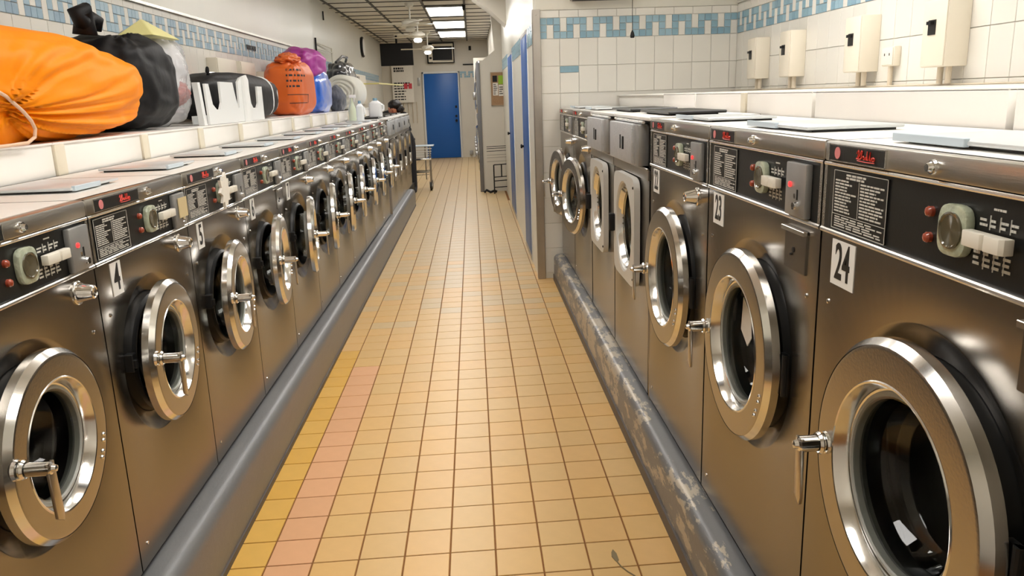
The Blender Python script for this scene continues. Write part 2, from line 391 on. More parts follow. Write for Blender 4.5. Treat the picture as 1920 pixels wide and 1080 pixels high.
o = build('ceiling_panels', far_c, M_ceil, parent=ceil, flat=True, weld=False); o['kind'] = 'stuff'
def ceiling_light(xa, xb, ya, yb, label):
    t = empty('ceiling_light', ((xa+xb)/2, (ya+yb)/2, CEIL-0.03))
    w, d = (xb-xa)/2, (yb-ya)/2
    build('frame', MB().box(-w, w, -d, -d+.02, 0, .03).box(-w, w, d-.02, d, 0, .03).box(-w, -w+.02, -d, d, 0, .03).box(w-.02, w, -d, d, 0, .03), M_fan, parent=t)
    build('diffuser', BX(-w+.02, w-.02, -d+.02, d-.02, .004, .02), M_lamp, parent=t)
    tag(t, label, 'ceiling light', 'recessed fluorescent ceiling lights')
nm = ['lit fluorescent ceiling panel right above the near end of the aisle', 'fluorescent ceiling panel above the nearest washers', 'fluorescent ceiling panel above the middle of the aisle',
      'fluorescent ceiling panel above the aisle by the corner guard', 'fluorescent ceiling panel just out of view above the blue side doors', 'large lit fluorescent ceiling panel nearest of the three in view',
      'lit fluorescent ceiling panel between the two others', 'lit fluorescent ceiling panel nearest the back wall']
for (a, b), n_ in zip(lights_y, nm): ceiling_light(-0.66, -0.06, a, b, n_)
for (a, b), n_ in zip(((0.5, 1.8), (3.2, 4.5)), ('fluorescent panel over the near right washers', 'fluorescent panel over the alcove washers')):
    ceiling_light(1.0, 1.6, a, b, n_)

# ------------------------------------------------------------------ wall tiles
wt = {}
def wtile(parent, axis, x, y, z, w, h, mats, rnd, name='tile', th=0.008):
    gg = 0.0016
    m = mats[rnd.randrange(len(mats))]; key = (axis, round(w, 3), round(h, 3), m.name)
    if key not in wt:
        mb = MB()
        mb.box(gg, w-gg, -th, 0, gg, h-gg)
        if axis == 'x+': mb.v = [(-b, a, c) for a, b, c in mb.v]      # faces +x, runs along +y
        if axis == 'x-': mb.v = [(b, a, c) for a, b, c in mb.v]       # faces -x
        wt[key] = meshof(name, mb, m, bevel=0.0015, seg=1)
    return inst(wt[key], name, parent, (x, y, z))
rnd = random.Random(11)
TW, TH_, FZ = 0.149, 0.206, 1.903
# alcove wall, faces -y
for r in range(-8, 1):
    for c in range(11):
        z = FZ-TH_*(1-r) if r < 1 else FZ
        x = 0.552+c*TW; w = TW if x+TW < 2.1 else 2.1-x
        if w < 0.02 or (z < 1.3 and x > 0.80) or z < -0.02: continue
        if r == -1 and c == 1:
            wtile(wa, 'y', x, 6.364, z+0.0, w, TH_-0.05, M_tileW, rnd); 
            wtile(wa, 'y', x, 6.364, z+TH_-0.05, w, 0.05, M_tileB, rnd, 'blue_tile'); continue
        wtile(wa, 'y', x, 6.364, z, w, TH_, M_tileW, rnd)
for c in range(11):
    x = 0.552+c*TW; w = TW if x+TW < 2.1 else 2.1-x
    if w > .02: wtile(wa, 'y', x, 6.364, FZ+0.1545, w, 0.056, M_tileW, rnd)
q = 0.0515
def key_frieze(parent, axis, x, y, n, rnd, start=0, zf=FZ, stuff=None):
    for c in range(n):
        k = (c+start) % 4
        cells = {0: [(0, 3, 0)], 1: [(2, 1, 1), (0, 2, 2)], 2: [(0, 3, 0)], 3: [(0, 1, 1), (1, 2, 2)]}[k]
        for (r0, nr, kind) in cells:
            px, py = (x+c*q, y) if axis == 'y' else (x, y+c*q)
            if kind in (0, 1):
                for rr in range(nr):
                    wtile(parent, axis, px, py, zf+(r0+rr)*q, q, q, M_tileB, rnd, 'mosaic_tile')
            else: wtile(parent, axis, px, py, zf+r0*q, q, nr*q, M_tileW, rnd, 'mosaic_tile')
key_frieze(wa, 'y', 0.552, 6.364, 30, rnd, 0)
# right wall, faces -x
nR = 0
for c in range(46):
    y = 6.352-(c+1)*TW
    if y < 1.2: break
    for r in (0, 1, 2):
        wtile(wr, 'x-', 2.104, y, FZ-TH_*(r+1), TW, TH_, M_tileW, rnd)
    wtile(wr, 'x-', 2.104, y, FZ+0.1545, TW, 0.06, M_tileW, rnd)
key_frieze(wr, 'x-', 2.104, 6.352-64*q, 64, rnd, 1)
# left wall, faces +x
lt = MB(); lt_b = MB()
for c in range(0, 64):
    y = 1.2+c*TW
    if y+TW > 10.6: break
    for r in (0, 1, 2):
        if y < 8.6 and y > 3.0 and r < 2: wtile(wl, 'x+', -2.004, y, FZ-TH_*(r+1), TW, TH_, M_tileW, rnd)
        else: lt.box(-2.004, -1.996, y+.0015, y+TW-.0015, FZ-TH_*(r+1)+.0015, FZ-TH_*r-.0015)
    lt.box(-2.004, -1.996, y+.0015, y+TW-.0015, FZ+.156, FZ+.195)
o = build('tiles', lt, M_tileW[0], parent=wl, flat=True, weld=False); o['kind'] = 'stuff'
M_keep = M_tileB; M_tileB = [mat('pale_blue_tile_%d' % i, c, 0.25, var=0.1, vscale=40) for i, c in enumerate([srgb(150, 178, 196), srgb(160, 186, 202), srgb(144, 170, 190)])]
key_frieze(wl, 'x+', -2.004, 3.44, 72, rnd, 2)
fb = MB()
for c in range(0, 240):
    y = 3.44+72*q+c*q; k = (c+2) % 4
    x = -2.004 if y < 10.6 else -2.05-(y-10.6)*0.0153
    if y > 20.2: break
    for rr in {0: (0, 1, 2), 1: (2,), 2: (0, 1, 2), 3: (0,)}[k]:
        fb.box(x, x+.007, y+.002, y+q-.002, FZ+rr*q+.002, FZ+(rr+1)*q-.002)
o = build('mosaic_tiles', fb, M_tileB[1], parent=wl, flat=True, weld=False); o['kind'] = 'stuff'
M_tileB = M_keep
# corridor wall tiles: small key band beside the doors
fb = MB()
for c in range(0, 120):
    y = 6.42+c*q; k = c % 4
    if 7.0 < y < 7.95 or 9.58 < y < 10.8 or y > 12.6: continue
    for rr in {0: (0, 1, 2), 1: (2,), 2: (0, 1, 2), 3: (0,)}[k]:
        fb.box(.493, .5, y+.002, y+q-.002, FZ-.03+rr*q+.002, FZ-.03+(rr+1)*q-.002)
o = build('mosaic_tiles', fb, M_tileB[1], parent=wc, flat=True, weld=False); o['kind'] = 'stuff'
fb = MB()
for c in range(0, 10):
    k = c % 4
    for rr in {0: (0, 1, 2), 1: (2,), 2: (0, 1, 2), 3: (0,)}[k]:
        fb.box(-0.26+c*q, -0.26+c*q+q-.004, Yfar-.007, Yfar, 1.97+rr*q, 1.97+(rr+1)*q-.004)
o = build('mosaic_tiles', fb, M_tileB[0], parent=wb, flat=True, weld=False); o['kind'] = 'stuff'
# tiled ledges behind the washers
LZ, LX = 1.380, -1.40
lg = struct('trim_11', MB().box(-2.0, LX-.02, -0.3, 12.6, 1.20, LZ-0.008), M_grout)
y = 2.02-.72
i = 0
while y < 12.4:
    L = 0.72
    inst(meshof('ledge_tile', BX(0, .012, 0.0, L-.075, 0, .105), M_ledge, bevel=.002), 'ledge_tile', lg, (LX-.02, y+.0725, 1.268))
    inst(meshof('ledge_strip', BX(0, .02, 0.0, .068, 0, .105), M_ledgestrip, bevel=.004), 'ledge_strip', lg, (LX-.02, y+.0025, 1.268))
    for cx in range(4):
        inst(meshof('top_tile', BX(0, .145, 0, L-.004, 0, .008), M_ledge, bevel=.002), 'top_tile', lg, (LX-.02-.148*(cx+1)+.02, y, LZ-.008))
    y += L; i += 1
RX = 1.15
rg = struct('trim_12', MB().box(RX+.02, 2.1, -0.3, 6.36, 1.22, 1.458), M_grout)
ys = [(-.2, .62), (.64, 1.66), (1.68, 2.66), (2.68, 3.33), (3.40, 4.10), (4.12, 4.80)]
for k, (a, b) in enumerate(ys):
    inst(meshof('ledge_tile', BX(0, .02, 0, b-a-.004, 0, .195), M_ledge, bevel=.003), 'ledge_tile', rg, (RX, a, 1.27))
    inst(meshof('top_tile', BX(0, 0.94, 0, b-a-.004, 0, .008), M_ledge, bevel=.002), 'top_tile', rg, (RX, a, 1.458))
inst(meshof('ledge_strip', BX(0, .03, 0, .06, 0, .19), M_ledgestrip, bevel=.003), 'ledge_strip', rg, (RX-.005, 3.335, 1.275))
inst(meshof('top_tile', BX(0, 0.94, 0, 1.53, 0, .008), M_ledge, bevel=.002), 'top_tile', rg, (RX, 4.82, 1.458))

# corner guard + doors in the corridor wall
o = build('corner_guard', MB().box(0.492, 0.497, 6.34, 6.42, 0, 2.12).box(0.492, 0.552, 6.34, 6.358, 0, 2.12).cone((.522, 6.342, 2.08), (.522, 6.334, 2.08), .005, .005, 8)
          .cone((.522, 6.342, 1.3), (.522, 6.334, 1.3), .005, .005, 8).cone((.522, 6.342, .6), (.522, 6.334, .6), .005, .005, 8), M_guard, bevel=.001, seg=1)
tag(o, 'stainless steel corner guard running up the end of the white tiled wall', 'corner guard')
def side_door(n, y0, y1, zt, hinge):
    d = struct('door_%d' % n, BX(0.494, 0.535, y0+.03, y1-.03, 0.01, zt-.03), M_bluedoor, bevel=.003)
    build('door_frame', MB().box(.4935, .60, y0, y0+.028, 0, zt).box(.4935, .60, y1-.028, y1, 0, zt).box(.4935, .60, y0, y1, zt-.028, zt), M_doorframe, parent=d, bevel=.003)
    build('door_handle', MB().cone((.494, y1-.10, 1.0), (.475, y1-.10, 1.0), .012, .012, 12).cone((.478, y1-.10, 1.0), (.462, y1-.10, 1.0), .022, .018, 16), M_dkplastic, parent=d)
    build('kick_strip', BX(.4925, .494, y0+.05, y1-.05, .01, .05), M_guard, parent=d)
    return d
side_door(1, 7.03, 7.93, 2.03, 1); side_door(2, 9.62, 10.78, 2.0, 1)
d = struct('door_3', BX(-1.165, -0.325, Yfar-.05, Yfar-.01, 0.01, 2.085), M_bluedoor, bevel=.004)
build('door_frame', MB().box(-1.215, -1.17, Yfar-.045, Yfar, 0, 2.13).box(-.32, -.275, Yfar-.045, Yfar, 0, 2.13).box(-1.215, -.275, Yfar-.045, Yfar, 2.09, 2.13), M_doorframe, parent=d, bevel=.003)
build('door_handle', MB().cone((-.40, Yfar-.05, .93), (-.40, Yfar-.11, .93), .034, .03, 16), M_dkplastic, parent=d)
build('deadbolt', MB().cone((-.40, Yfar-.05, 1.04), (-.40, Yfar-.075, 1.04), .03, .026, 16), M_dkplastic, parent=d)
build('latch_plate', BX(-.42, -.37, Yfar-.065, Yfar-.05, 1.24, 1.30), M_dkplastic, parent=d, bevel=.003)

# ------------------------------------------------------------------ washers
def front_panel(mb, Wd, z0, z1, cx, cz, R1, R0, N=72):
    """front sheet at y=0 with a shallow pressed dish round the door opening"""
    ang = [2*PI*k/N for k in range(N)]
    for (x, z) in ((0, z0), (Wd, z0), (Wd, z1), (0, z1)): ang.append(math.atan2(z-cz, x-cx) % (2*PI))
    ang = sorted(set(round(a, 6) for a in ang)); n = len(ang)
    rings = []
    out = []
    for a in ang:
        c, s = math.cos(a), math.sin(a); t = 1e9
        if c > 1e-9: t = min(t, (Wd-cx)/c)
        if c < -1e-9: t = min(t, -cx/c)
        if s > 1e-9: t = min(t, (z1-cz)/s)
        if s < -1e-9: t = min(t, (z0-cz)/s)
        out.append((cx+c*t, 0, cz+s*t))
    rings.append(out)
    for (r, y) in ((R1+.004, 0), (R1, .0015), (R1-.012, .010), (R1-.03, .020), (R0+.01, .024), (R0, .026), (R0-.004, .034), (R0-.004, .06)):
        rings.append([(cx+math.cos(a)*r, y, cz+math.sin(a)*r) for a in ang])
    v = [p for R in rings for p in R]
    fs = []
    for i in range(len(rings)-1):
        for k in range(n):
            l = (k+1) % n; fs.append((i*n+k, i*n+l, (i+1)*n+l, (i+1)*n+k))
    mb.add(v, fs)
P_L = dict(W=.655, z0=.245, zs=1.105, zt=1.225, top=1.270, cx=.305, cz=.787, R=.207, Ri=.146, dep=.44,
           instr=(.030, .225), logo=(.035, .30), lens=.305, dial=(.335, .405), sw=(.425, .525), coin=(.545, .635), cap=(.56, 1.062), numx=(.078, .138), door_off=0)
P_R = dict(W=.770, z0=.235, zs=1.205, zt=1.335, top=1.378, cx=.393, cz=.842, R=.246, Ri=.176, dep=.45,
           instr=(.035, .235), logo=(.025, .230), lens=.362, dial=(.400, .468), sw=(.475, .562), coin=(.605, .710), cap=None, numx=(.050, .142), door_off=0)
def washer(P, num=None, cap=True, hatch=False, open_=0.1, lidopen=False, paper=None, note=False, led=True, torn=False, sticker=False, lit=False, simple=False):
    Wd, z0, zs, zt, top, cx, cz, R, Ri = (P[k] for k in ('W', 'z0', 'zs', 'zt', 'top', 'cx', 'cz', 'R', 'Ri'))
    D = P['dep']; t = empty('washing_machine')
    # cabinet
    mb = MB(); front_panel(mb, Wd, z0, zs-.004, cx, cz, R+.022, R-.028)
    mb.add([(0, 0, z0), (0, D, z0), (0, D, top), (0, .0, top)], [(0, 1, 2, 3)])
    mb.add([(Wd, 0, z0), (Wd, D, z0), (Wd, D, top), (Wd, .0, top)], [(0, 1, 2, 3)])
    mb.add([(0, D, z0), (Wd, D, z0), (Wd, D, top), (0, D, top)], [(0, 1, 2, 3)])
    mb.add([(0, 0, z0), (Wd, 0, z0), (Wd, D, z0), (0, D, z0)], [(0, 1, 2, 3)])
    build('cabinet', mb, M_front, parent=t)
    # top with header band
    build('top_cover', MB().box(-.001, Wd+.001, .012, D, top-.012, top), M_top, parent=t, bevel=.004)
    build('header', MB().box(-.001, Wd+.001, -.004, .03, zt+.004, top), M_head, parent=t, bevel=.005)
    build('control_panel', BX(.004, Wd-.004, .004, .03, zs-.004, zt+.004), M_panel, parent=t)
    build('panel_frame', MB().cone((.0, -.001, zs), (Wd, -.001, zs), .0055, .0055, 10).cone((.0, -.001, zt), (Wd, -.001, zt), .0038, .0038, 10)
          .box(0, .012, -.003, .01, zs, zt).box(Wd-.012, Wd, -.003, .01, zs, zt), M_trim, parent=t)
    # brand plate: black plate, pink disc, red script squiggle
    a, b = P['logo']; hz0, hz1 = zt+.009, top-.006
    pl = build('badge_plate', MB().box(a, b, -.007, -.003, hz0, hz1), M_panel, parent=t, bevel=.001, seg=1)
    cz_ = (hz0+hz1)/2; hh = (hz1-hz0)/2
    build('badge_disc', MB().cone((a+.035, -.0072, cz_), (a+.035, -.0082, cz_), hh*.8, hh*.8, 20), M_logopink, parent=pl)
    mbq = MB(); w0 = (a+b)/2+.008; yq = -.0084
    def qs(pts, r=.0008): mbq.tube([(w0+x*.068, yq, cz_+z*hh*.8) for x, z in pts], r, 5)
    qs([(.02, .35), (.06, .75), (.10, .9), (.13, .6), (.10, .1), (.06, -.3), (.10, -.45), (.18, .2), (.26, .9), (.30, .8), (.27, .2), (.24, -.35)], .0011)
    qs([(.0, -.42), (.12, -.5), (.24, -.40), (.32, -.1), (.36, .1), (.40, -.1), (.38, -.45), (.44, -.45), (.50, .0), (.53, .05), (.52, -.4), (.58, -.45)], .0011)
    qs([(.56, .9), (.55, .3), (.57, -.35), (.63, -.45), (.68, .0), (.72, .85), (.70, .2), (.71, -.45), (.77, -.5), (.80, .0), (.84, -.1), (.82, -.45)], .0011)
    qs([(.80, -.2), (.88, .05), (.94, -.1), (.93, -.45), (.86, -.5)], .0013)
    qs([(.05, -.72), (.5, -.82), (.95, -.76)], .0009)
    build('badge_script', mbq, M_logored, parent=pl)
    build('badge_border', MB().box(a-.002, b+.002, -.0068, -.004, hz0-.002, hz0).box(a-.002, b+.002, -.0068, -.004, hz1, hz1+.002).box(b, b+.003, -.0068, -.004, hz0-.002, hz1+.002).box(a-.003, a, -.0068, -.004, hz0-.002, hz1+.002), M_trim, parent=pl)
    lx = b+.07 if P is P_L else b+.14
    build('lock', MB().cone((lx, -.004, cz_), (lx, -.010, cz_), .012, .011, 18).cone((lx, -.010, cz_), (lx, -.017, cz_), .008, .006, 14), M_chrome, parent=t)
    # instruction plate
    a, b = P['instr']; c0, c1 = zs+.008, zt-.010
    ip = build('instruction_plate', BX(a, b, .001, .004, c0, c1), M_panel, parent=t)
    e = .0011
    build('plate_border', MB().box(a, b, .0002, .001, c0, c0+e).box(a, b, .0002, .001, c1-e, c1).box(a, a+e, .0002, .001, c0, c1).box(b-e, b, .0002, .001, c0, c1)
          .box(a, b, .0002, .001, c0+.028, c0+.028+e*.8).box((a+b)/2-.0005, (a+b)/2+.0005, .0002, .001, c0+.030, c1-.016), M_print, parent=ip)
    pr = print_lines(a+.008, (a+b)/2-.008, c0+.032, c1-.016, 11, 1, .0006, .8)
    q2 = print_lines((a+b)/2+.006, b-.010, c0+.032, c1-.016, 11, 2, .0006, .85); pr.add(q2.v, q2.f)
    q2 = print_lines(a+.05, b-.05, c1-.015, c1-.004, 2, 3, .0006, .9, th=.65); pr.add(q2.v, q2.f)
    q2 = print_lines(a+.012, b-.006, c0+.004, c0+.026, 5, 4, .0006, .95); pr.add(q2.v, q2.f)
    o = build('printed_lines', pr, M_print, parent=ip, flat=True, weld=False); o['kind'] = 'stuff'
    # lenses
    zc = (zs+zt)/2
    for zz in (zc+.020, zc-.020):
        build('indicator_lens', MB().lathe([(.0085, .004), (.0085, -.002), (.0065, -.005), (.0035, -.0065), (.0001, -.007)], (P['lens'], 0, zz), 16), M_amber, parent=t)
    # dial
    a, b = P['dial']; dc = (a+b)/2; dr = (b-a)/2
    build('dial', MB().prism([(dc+dr*1.02*math.copysign(abs(math.cos(x))**.6, math.cos(x)), zc+.003+dr*1.12*math.copysign(abs(math.sin(x))**.6, math.sin(x))) for x in [2*PI*k/28 for k in range(28)]], 'y', -.010, .004), M_dial, parent=t, bevel=.003)
    build('dial_face', MB().lathe([(dr*.80, -.0085), (dr*.80, -.013), (dr*.72, -.0135), (dr*.66, -.0115), (.0001, -.0105)], (dc, 0, zc+.003), 28), M_dialface, parent=t)
    # switch
    a, b = P['sw']; m_ = (a+b)/2
    build('rocker_switch', MB().prism([(a, -.004), (a, -.020), (m_-.002, -.022), (m_+.004, -.016), (m_+.006, -.022), (b-.006, -.022), (b, -.018), (b, -.004)], 'z', zc-.010, zc+.012), M_switch, parent=t, bevel=.0015)
    pr = MB()
    for kx in range(3):
        xx = a+(b-a)*(.28+.24*kx); pr.box(xx, xx+.0012, .0025, .0038, zc+.014, zc+.034); pr.box(xx-.006, xx-.0048, .0025, .0038, zc-.042, zc-.014)
    for kx in range(4):
        q2 = print_lines(a+(b-a)*.24*kx+.003, a+(b-a)*.24*(kx+1)-.001, zc+.016, zc+.030, 2, 20+kx, .0032, .9, .5, .9); pr.add(q2.v, q2.f)
        q2 = print_lines(a+(b-a)*.24*kx-.004, a+(b-a)*.24*(kx+1)-.008, zc-.040, zc-.016, 3, 30+kx, .0032, .9, .5, .9); pr.add(q2.v, q2.f)
    q2 = print_lines(m_-.014, m_+.016, zc+.040, zc+.046, 1, 40, .0032, .95); pr.add(q2.v, q2.f)
    o = build('switch_markings', pr, M_print, parent=t, flat=True, weld=False); o['kind'] = 'stuff'
    # coin box
    a, b = P['coin']
    if b > 0:
        cb = build('coin_box', BX(a, b, -.012, .004, zs+.006, zt-.010), M_coin, parent=t, bevel=.003)
        build('coin_slot', BX(b-.040, b-.035, -.0135, -.011, zc-.022, zc), M_darkgap, parent=cb)
        build('coin_return', MB().cone((b-.036, -.012, zc-.034), (b-.036, -.022, zc-.034), .009, .008, 14).box(b-.055, b-.046, -.0135, -.011, zc-.020, zc-.010), M_chrome, parent=cb)
        if lit: build('coin_light', MB().lathe([(.006, -.012), (.006, -.015), (.0001, -.0175)], (a+.028, 0, zc+.008), 14), M_led, parent=cb)
        if note: build('paper_note', BX(a+.022, b+.004, -.016, -.0135, zc-.026, zc+.036), M_note, parent=cb)
    if torn:
        mb = MB(); rr = random.Random(5); v = []; n = 20
        for k in range(n):
            r = (1.1 if k % 2 else 1.55)*dr*rr.uniform(.85, 1.15); an = 2*PI*k/n; v.append((dc+r*math.cos(an), zc+.006+r*1.25*math.sin(an)))
        build('torn_cover', mb.prism(v, 'y', -.022, -.012), M_paper, parent=t)
    # number plate
    if num:
        a, b = P['numx']; h = .088; zn = zs-.012
        npl = build('number_plate', BX(a, b, -.0015, 0.0005, zn-h, zn), M_white, parent=t)
        put_mesh(textmesh(num, .098, (.62 if len(num) > 1 else .72), bold=.0016), 'digits', M_black, npl, ((a+b)/2, -.0018, zn-h/2))
    # chrome cap
    if cap:
        cxp, czp = (P['cap'] if P['cap'] else (.655, 1.158))
        build('drain_cap', MB().lathe([(.024, -.001), (.024, -.006), (.0225, -.010), (.016, -.040), (.013, -.042), (.011, -.040), (.0001, -.039)], (cxp, 0, czp), 28), M_chrome, parent=t)
        build('cap_shroud', MB().lathe([(.029, .0), (.029, -.003), (.026, -.005), (.022, -.005)], (cxp, 0, czp-.001), 28), M_bright, parent=t)
    if hatch:
        a, b = (Wd-.175, Wd-.060) if P is P_R else (Wd-.13, Wd-.045)
        hz = zs-.075
        h_ = build('service_hatch', BX(a, b, -.003, .001, hz-.04, hz+.045), M_front, parent=t, bevel=.001, seg=1)
        build('hatch_lip', BX(a-.003, b+.003, -.012, -.002, hz+.045, hz+.055), M_trim, parent=h_, bevel=.001, seg=1)
        build('keyhole', MB().cone((a+.05, -.003, hz+.005), (a+.05, -.0045, hz+.005), .006, .006, 12).cone((a+.04, -.003, hz-.006), (a+.04, -.006, hz-.006), .003, .003, 8), M_darkgap, parent=h_)
    # small screws
    for (sx, sz) in ((.045, zs-.14), (Wd-.05, zs-.155), (.05, z0+.06)):
        build('screw', MB().lathe([(.005, 0), (.005, -.002), (.0001, -.0032)], (sx, 0, sz), 10), M_chrome, parent=t)
    # drum and gasket
    build('drum', MB().lathe([(R-.032, .05), (R-.032, .07), (Ri+.025, .075), (Ri+.02, .16), (Ri+.02, .38), (Ri-.03, .40), (.06, .385), (.05, .33), (.0001, .32)], (cx, 0, cz), 40), M_drum, parent=t)
    build('door_gasket', MB().lathe([(R-.030, .026), (R-.034, .004), (R-.042, -.004), (Ri+.012, -.004), (Ri+.004, .02), (Ri+.004, .055), (R-.030, .055)], (cx, 0, cz), 48, closed=True), M_gasket, parent=t)
    # door, hinged at right
    hx = cx+R+.004
    dd = MB().lathe([(R-.03, -.008), (R-.004, -.010), (R, -.014), (R, -.030), (R-.011, -.0425), (R-.0135, -.0435), (R-.018, -.0437), (Ri+.006, -.0437), (Ri+.001, -.0437), (Ri-.001, -.0425), (Ri-.002, -.010)], (cx-hx, 0, cz), 72, closed=True)
    door = build('door', dd, M_ring, parent=t, loc=(hx, -.004, 0), rz=open_)
    c = (cx-hx, 0, cz)
    build('door_rim', MB().lathe([(R+.0012, -.012), (R+.0012, -.0305), (R-.0105, -.0435)], c, 72), M_bright, parent=door)
    build('door_bezel', MB().lathe([(Ri+.001, -.0437), (Ri-.001, -.0455), (Ri-.004, -.0445), (Ri-.007, -.038), (Ri-.012, -.028), (Ri-.014, -.020), (Ri-.020, -.018)], c, 64), M_bright, parent=door)
    build('glass_seal', MB().lathe([(Ri-.018, -.020), (Ri-.026, -.022), (Ri-.031, -.008), (Ri-.018, .010)], c, 56, closed=True), mat_seal, parent=door)
    Rg = Ri-.023
    gl = [(Rg-.003, -.018), (Rg-.006, .030), (Rg-.016, .055), (Rg-.036, .072), (Rg*.4, .084), (.0001, .086)]
    gi = [(max(.0001, r-(.005 if i < 3 else .001)), y-(.0 if i < 2 else .006)) for i, (r, y) in enumerate(gl)][::-1]
    gi[0] = (.0001, .080)
    build('door_glass', MB().lathe(gl+gi, c, 48, closed=True), M_glass, parent=door)
    if sticker:
        build('glass_sticker', MB().prism([(-.105, .080), (-.045, .045), (-.035, -.015), (-.062, -.045), (-.115, -.012)], 'y', .022, .024), M_paper, parent=door, loc=(c[0], 0, cz+.015))
    # hinge
    build('hinge', MB().box(-.022, .006, -.006, .004, cz-.05, cz+.05).cone((.0, -.004, cz-.05), (.0, -.004, cz+.05), .007, .007, 10), M_gasket, parent=door)
    rivet = None
    for k, an in enumerate((-.30, -.38, -.52, -.60)):
        rr_ = R-.028
        pos = (c[0]+rr_*math.cos(an), -.0437, cz+rr_*math.sin(an))
        if rivet is None:
            rivet = build('rivet', MB().lathe([(.0055, 0), (.0045, -.003), (.0001, -.0045)], (0, 0, 0), 10), M_chrome, parent=door, loc=pos)
        else: inst(rivet, 'rivet', door, pos)
    # handle: shaft + hanging lever
    hxl = c[0]-R+(.045 if P is P_R else .024); hzc = cz-(.010 if P is P_R else -.030); rs = .0155 if P is P_R else .014; ln = .046 if P is P_R else .058
    hd = build('door_handle', MB().cone((hxl, -.042, hzc), (hxl, -.049, hzc), .022, .020, 20).cone((hxl, -.05, hzc), (hxl, -.05-ln, hzc), rs, rs, 24)
          .lathe([(rs+.003, -.052), (rs+.006, -.057), (rs+.003, -.062)], (hxl, 0, hzc), 20).lathe([(rs, -.05-ln), (rs*.6, -.053-ln), (rs*.45, -.060-ln), (.0001, -.062-ln)], (hxl, 0, hzc), 20), M_bright, parent=door)
    yl = -.05-ln
    build('lever', MB().prism([(hxl-.013, hzc+.013), (hxl+.012, hzc+.013), (hxl+.018, hzc-.100), (hxl+.014, hzc-.118), (hxl-.008, hzc-.104)], 'y', yl+.006, yl-.001), M_lever, parent=hd, bevel=.0015)
    # latch block on the cabinet behind the handle
    build('latch', MB().box(cx-R+.004, cx-R+.03, -.012, .012, cz+.0, cz+.05).box(cx-R+.006, cx-R+.02, -.020, -.010, cz+.01, cz+.035), M_gasket, parent=t, bevel=.002, seg=1)
    # soap box lid on top
    la, lb_, ly0, ly1 = (Wd*.14, Wd*.66, .07, .30) if P is P_R else (Wd*.26, Wd*.70, .11, .34)
    lo = build('dispenser_lid', MB().box(la, lb_, ly0, ly1, top+.006, top+.014), M_lidgrey, parent=t, bevel=.003)
    build('lid_lip', MB().box(la+.01, la+(lb_-la)*.55, ly0-.006, ly0+.004, top+.004, top+.018), M_lidblue, parent=lo, bevel=.001, seg=1)
    build('dispenser_base', MB().box(la+.02, lb_-.02, ly0+.02, ly1-.01, top-.001, top+.007), M_gasket, parent=t)
    return t
mat_seal = mat('grey_seal', (0.38, 0.38, 0.34, 1), 0.4)

def copy_tree(o, parent=None):
    c = o.copy(); COL.objects.link(c)
    if parent: c.parent = parent
    for ch in list(o.children): copy_tree(ch, c)
    return c
def place(t, side, y0, w, P, X=None):
    if side == 'L':
        t.location = (XL if X is None else X, y0, 0); t.rotation_euler.z = PI/2
    else:
        t.location = (XR if X is None else X, y0+w, 0); t.rotation_euler.z = -PI/2
    t.scale.x = (w-.006)/P['W']
LB = [.643, 1.303, 1.963, 2.623, 3.287, 3.95, 4.63, 5.31, 5.99, 6.70, 7.40, 8.08, 8.77]
gL = 'steel front-loading washers in the left row'
def set_door(t, a):
    for ch in t.children:
        if ch.name.split('.')[0] == 'door': ch.rotation_euler.z = a
lab = {1: ('steel washer at left frame edge with red coin box light and hanging handle lever', .05),
       2: ('steel washer numbered 4 with a yellow paper note stuck on its coin box', .13),
       3: ('steel washer numbered 5 with torn white cover round its dial', .17),
       4: ('steel washer numbered 6 beside washer 5, hatch below its control panel', .20)}
w3 = washer(P_L, None, lit=True); place(w3, 'L', LB[1], .66, P_L); set_door(w3, .02)
tag(w3, lab[1][0], 'washing machine', gL)
w2 = copy_tree(w3); place(w2, 'L', LB[0], .66, P_L); tag(w2, 'nearest steel washer of the left row, mostly outside the left frame edge', 'washing machine', gL)
w4 = washer(P_L, '4', note=True); place(w4, 'L', LB[2], .66, P_L); set_door(w4, .05); tag(w4, lab[2][0], 'washing machine', gL)
w5 = washer(P_L, '5', torn=True); place(w5, 'L', LB[3], .664, P_L); set_door(w5, .08); tag(w5, lab[3][0], 'washing machine', gL)
w6 = washer(P_L, '6', cap=False, hatch=True); place(w6, 'L', LB[4], .663, P_L); set_door(w6, .11); tag(w6, lab[4][0], 'washing machine', gL)
w7 = washer(P_L, '7'); place(w7, 'L', LB[5], LB[6]-LB[5], P_L); set_door(w7, .16)
tag(w7, 'steel washer just beyond washer 6, white plate 7 and chrome cap', 'washing machine', gL)
ordn = {6: 'second', 7: 'third', 8: 'fourth', 9: 'fifth', 10: 'sixth', 11: 'seventh'}
w8 = washer(P_L, None)
for k in range(6, 12):
    t = w8 if k == 6 else copy_tree(w8)
    place(t, 'L', LB[k], LB[k+1]-LB[k], P_L); set_door(t, [.17, .19, .15, .17, .16, .18][k-6])
    tag(t, 'steel washer with door ajar, %s beyond washer 6 at left' % {6: 'second', 7: 'third', 8: 'fourth', 9: 'fifth', 10: 'sixth', 11: 'seventh'}[k], 'washing machine', gL)

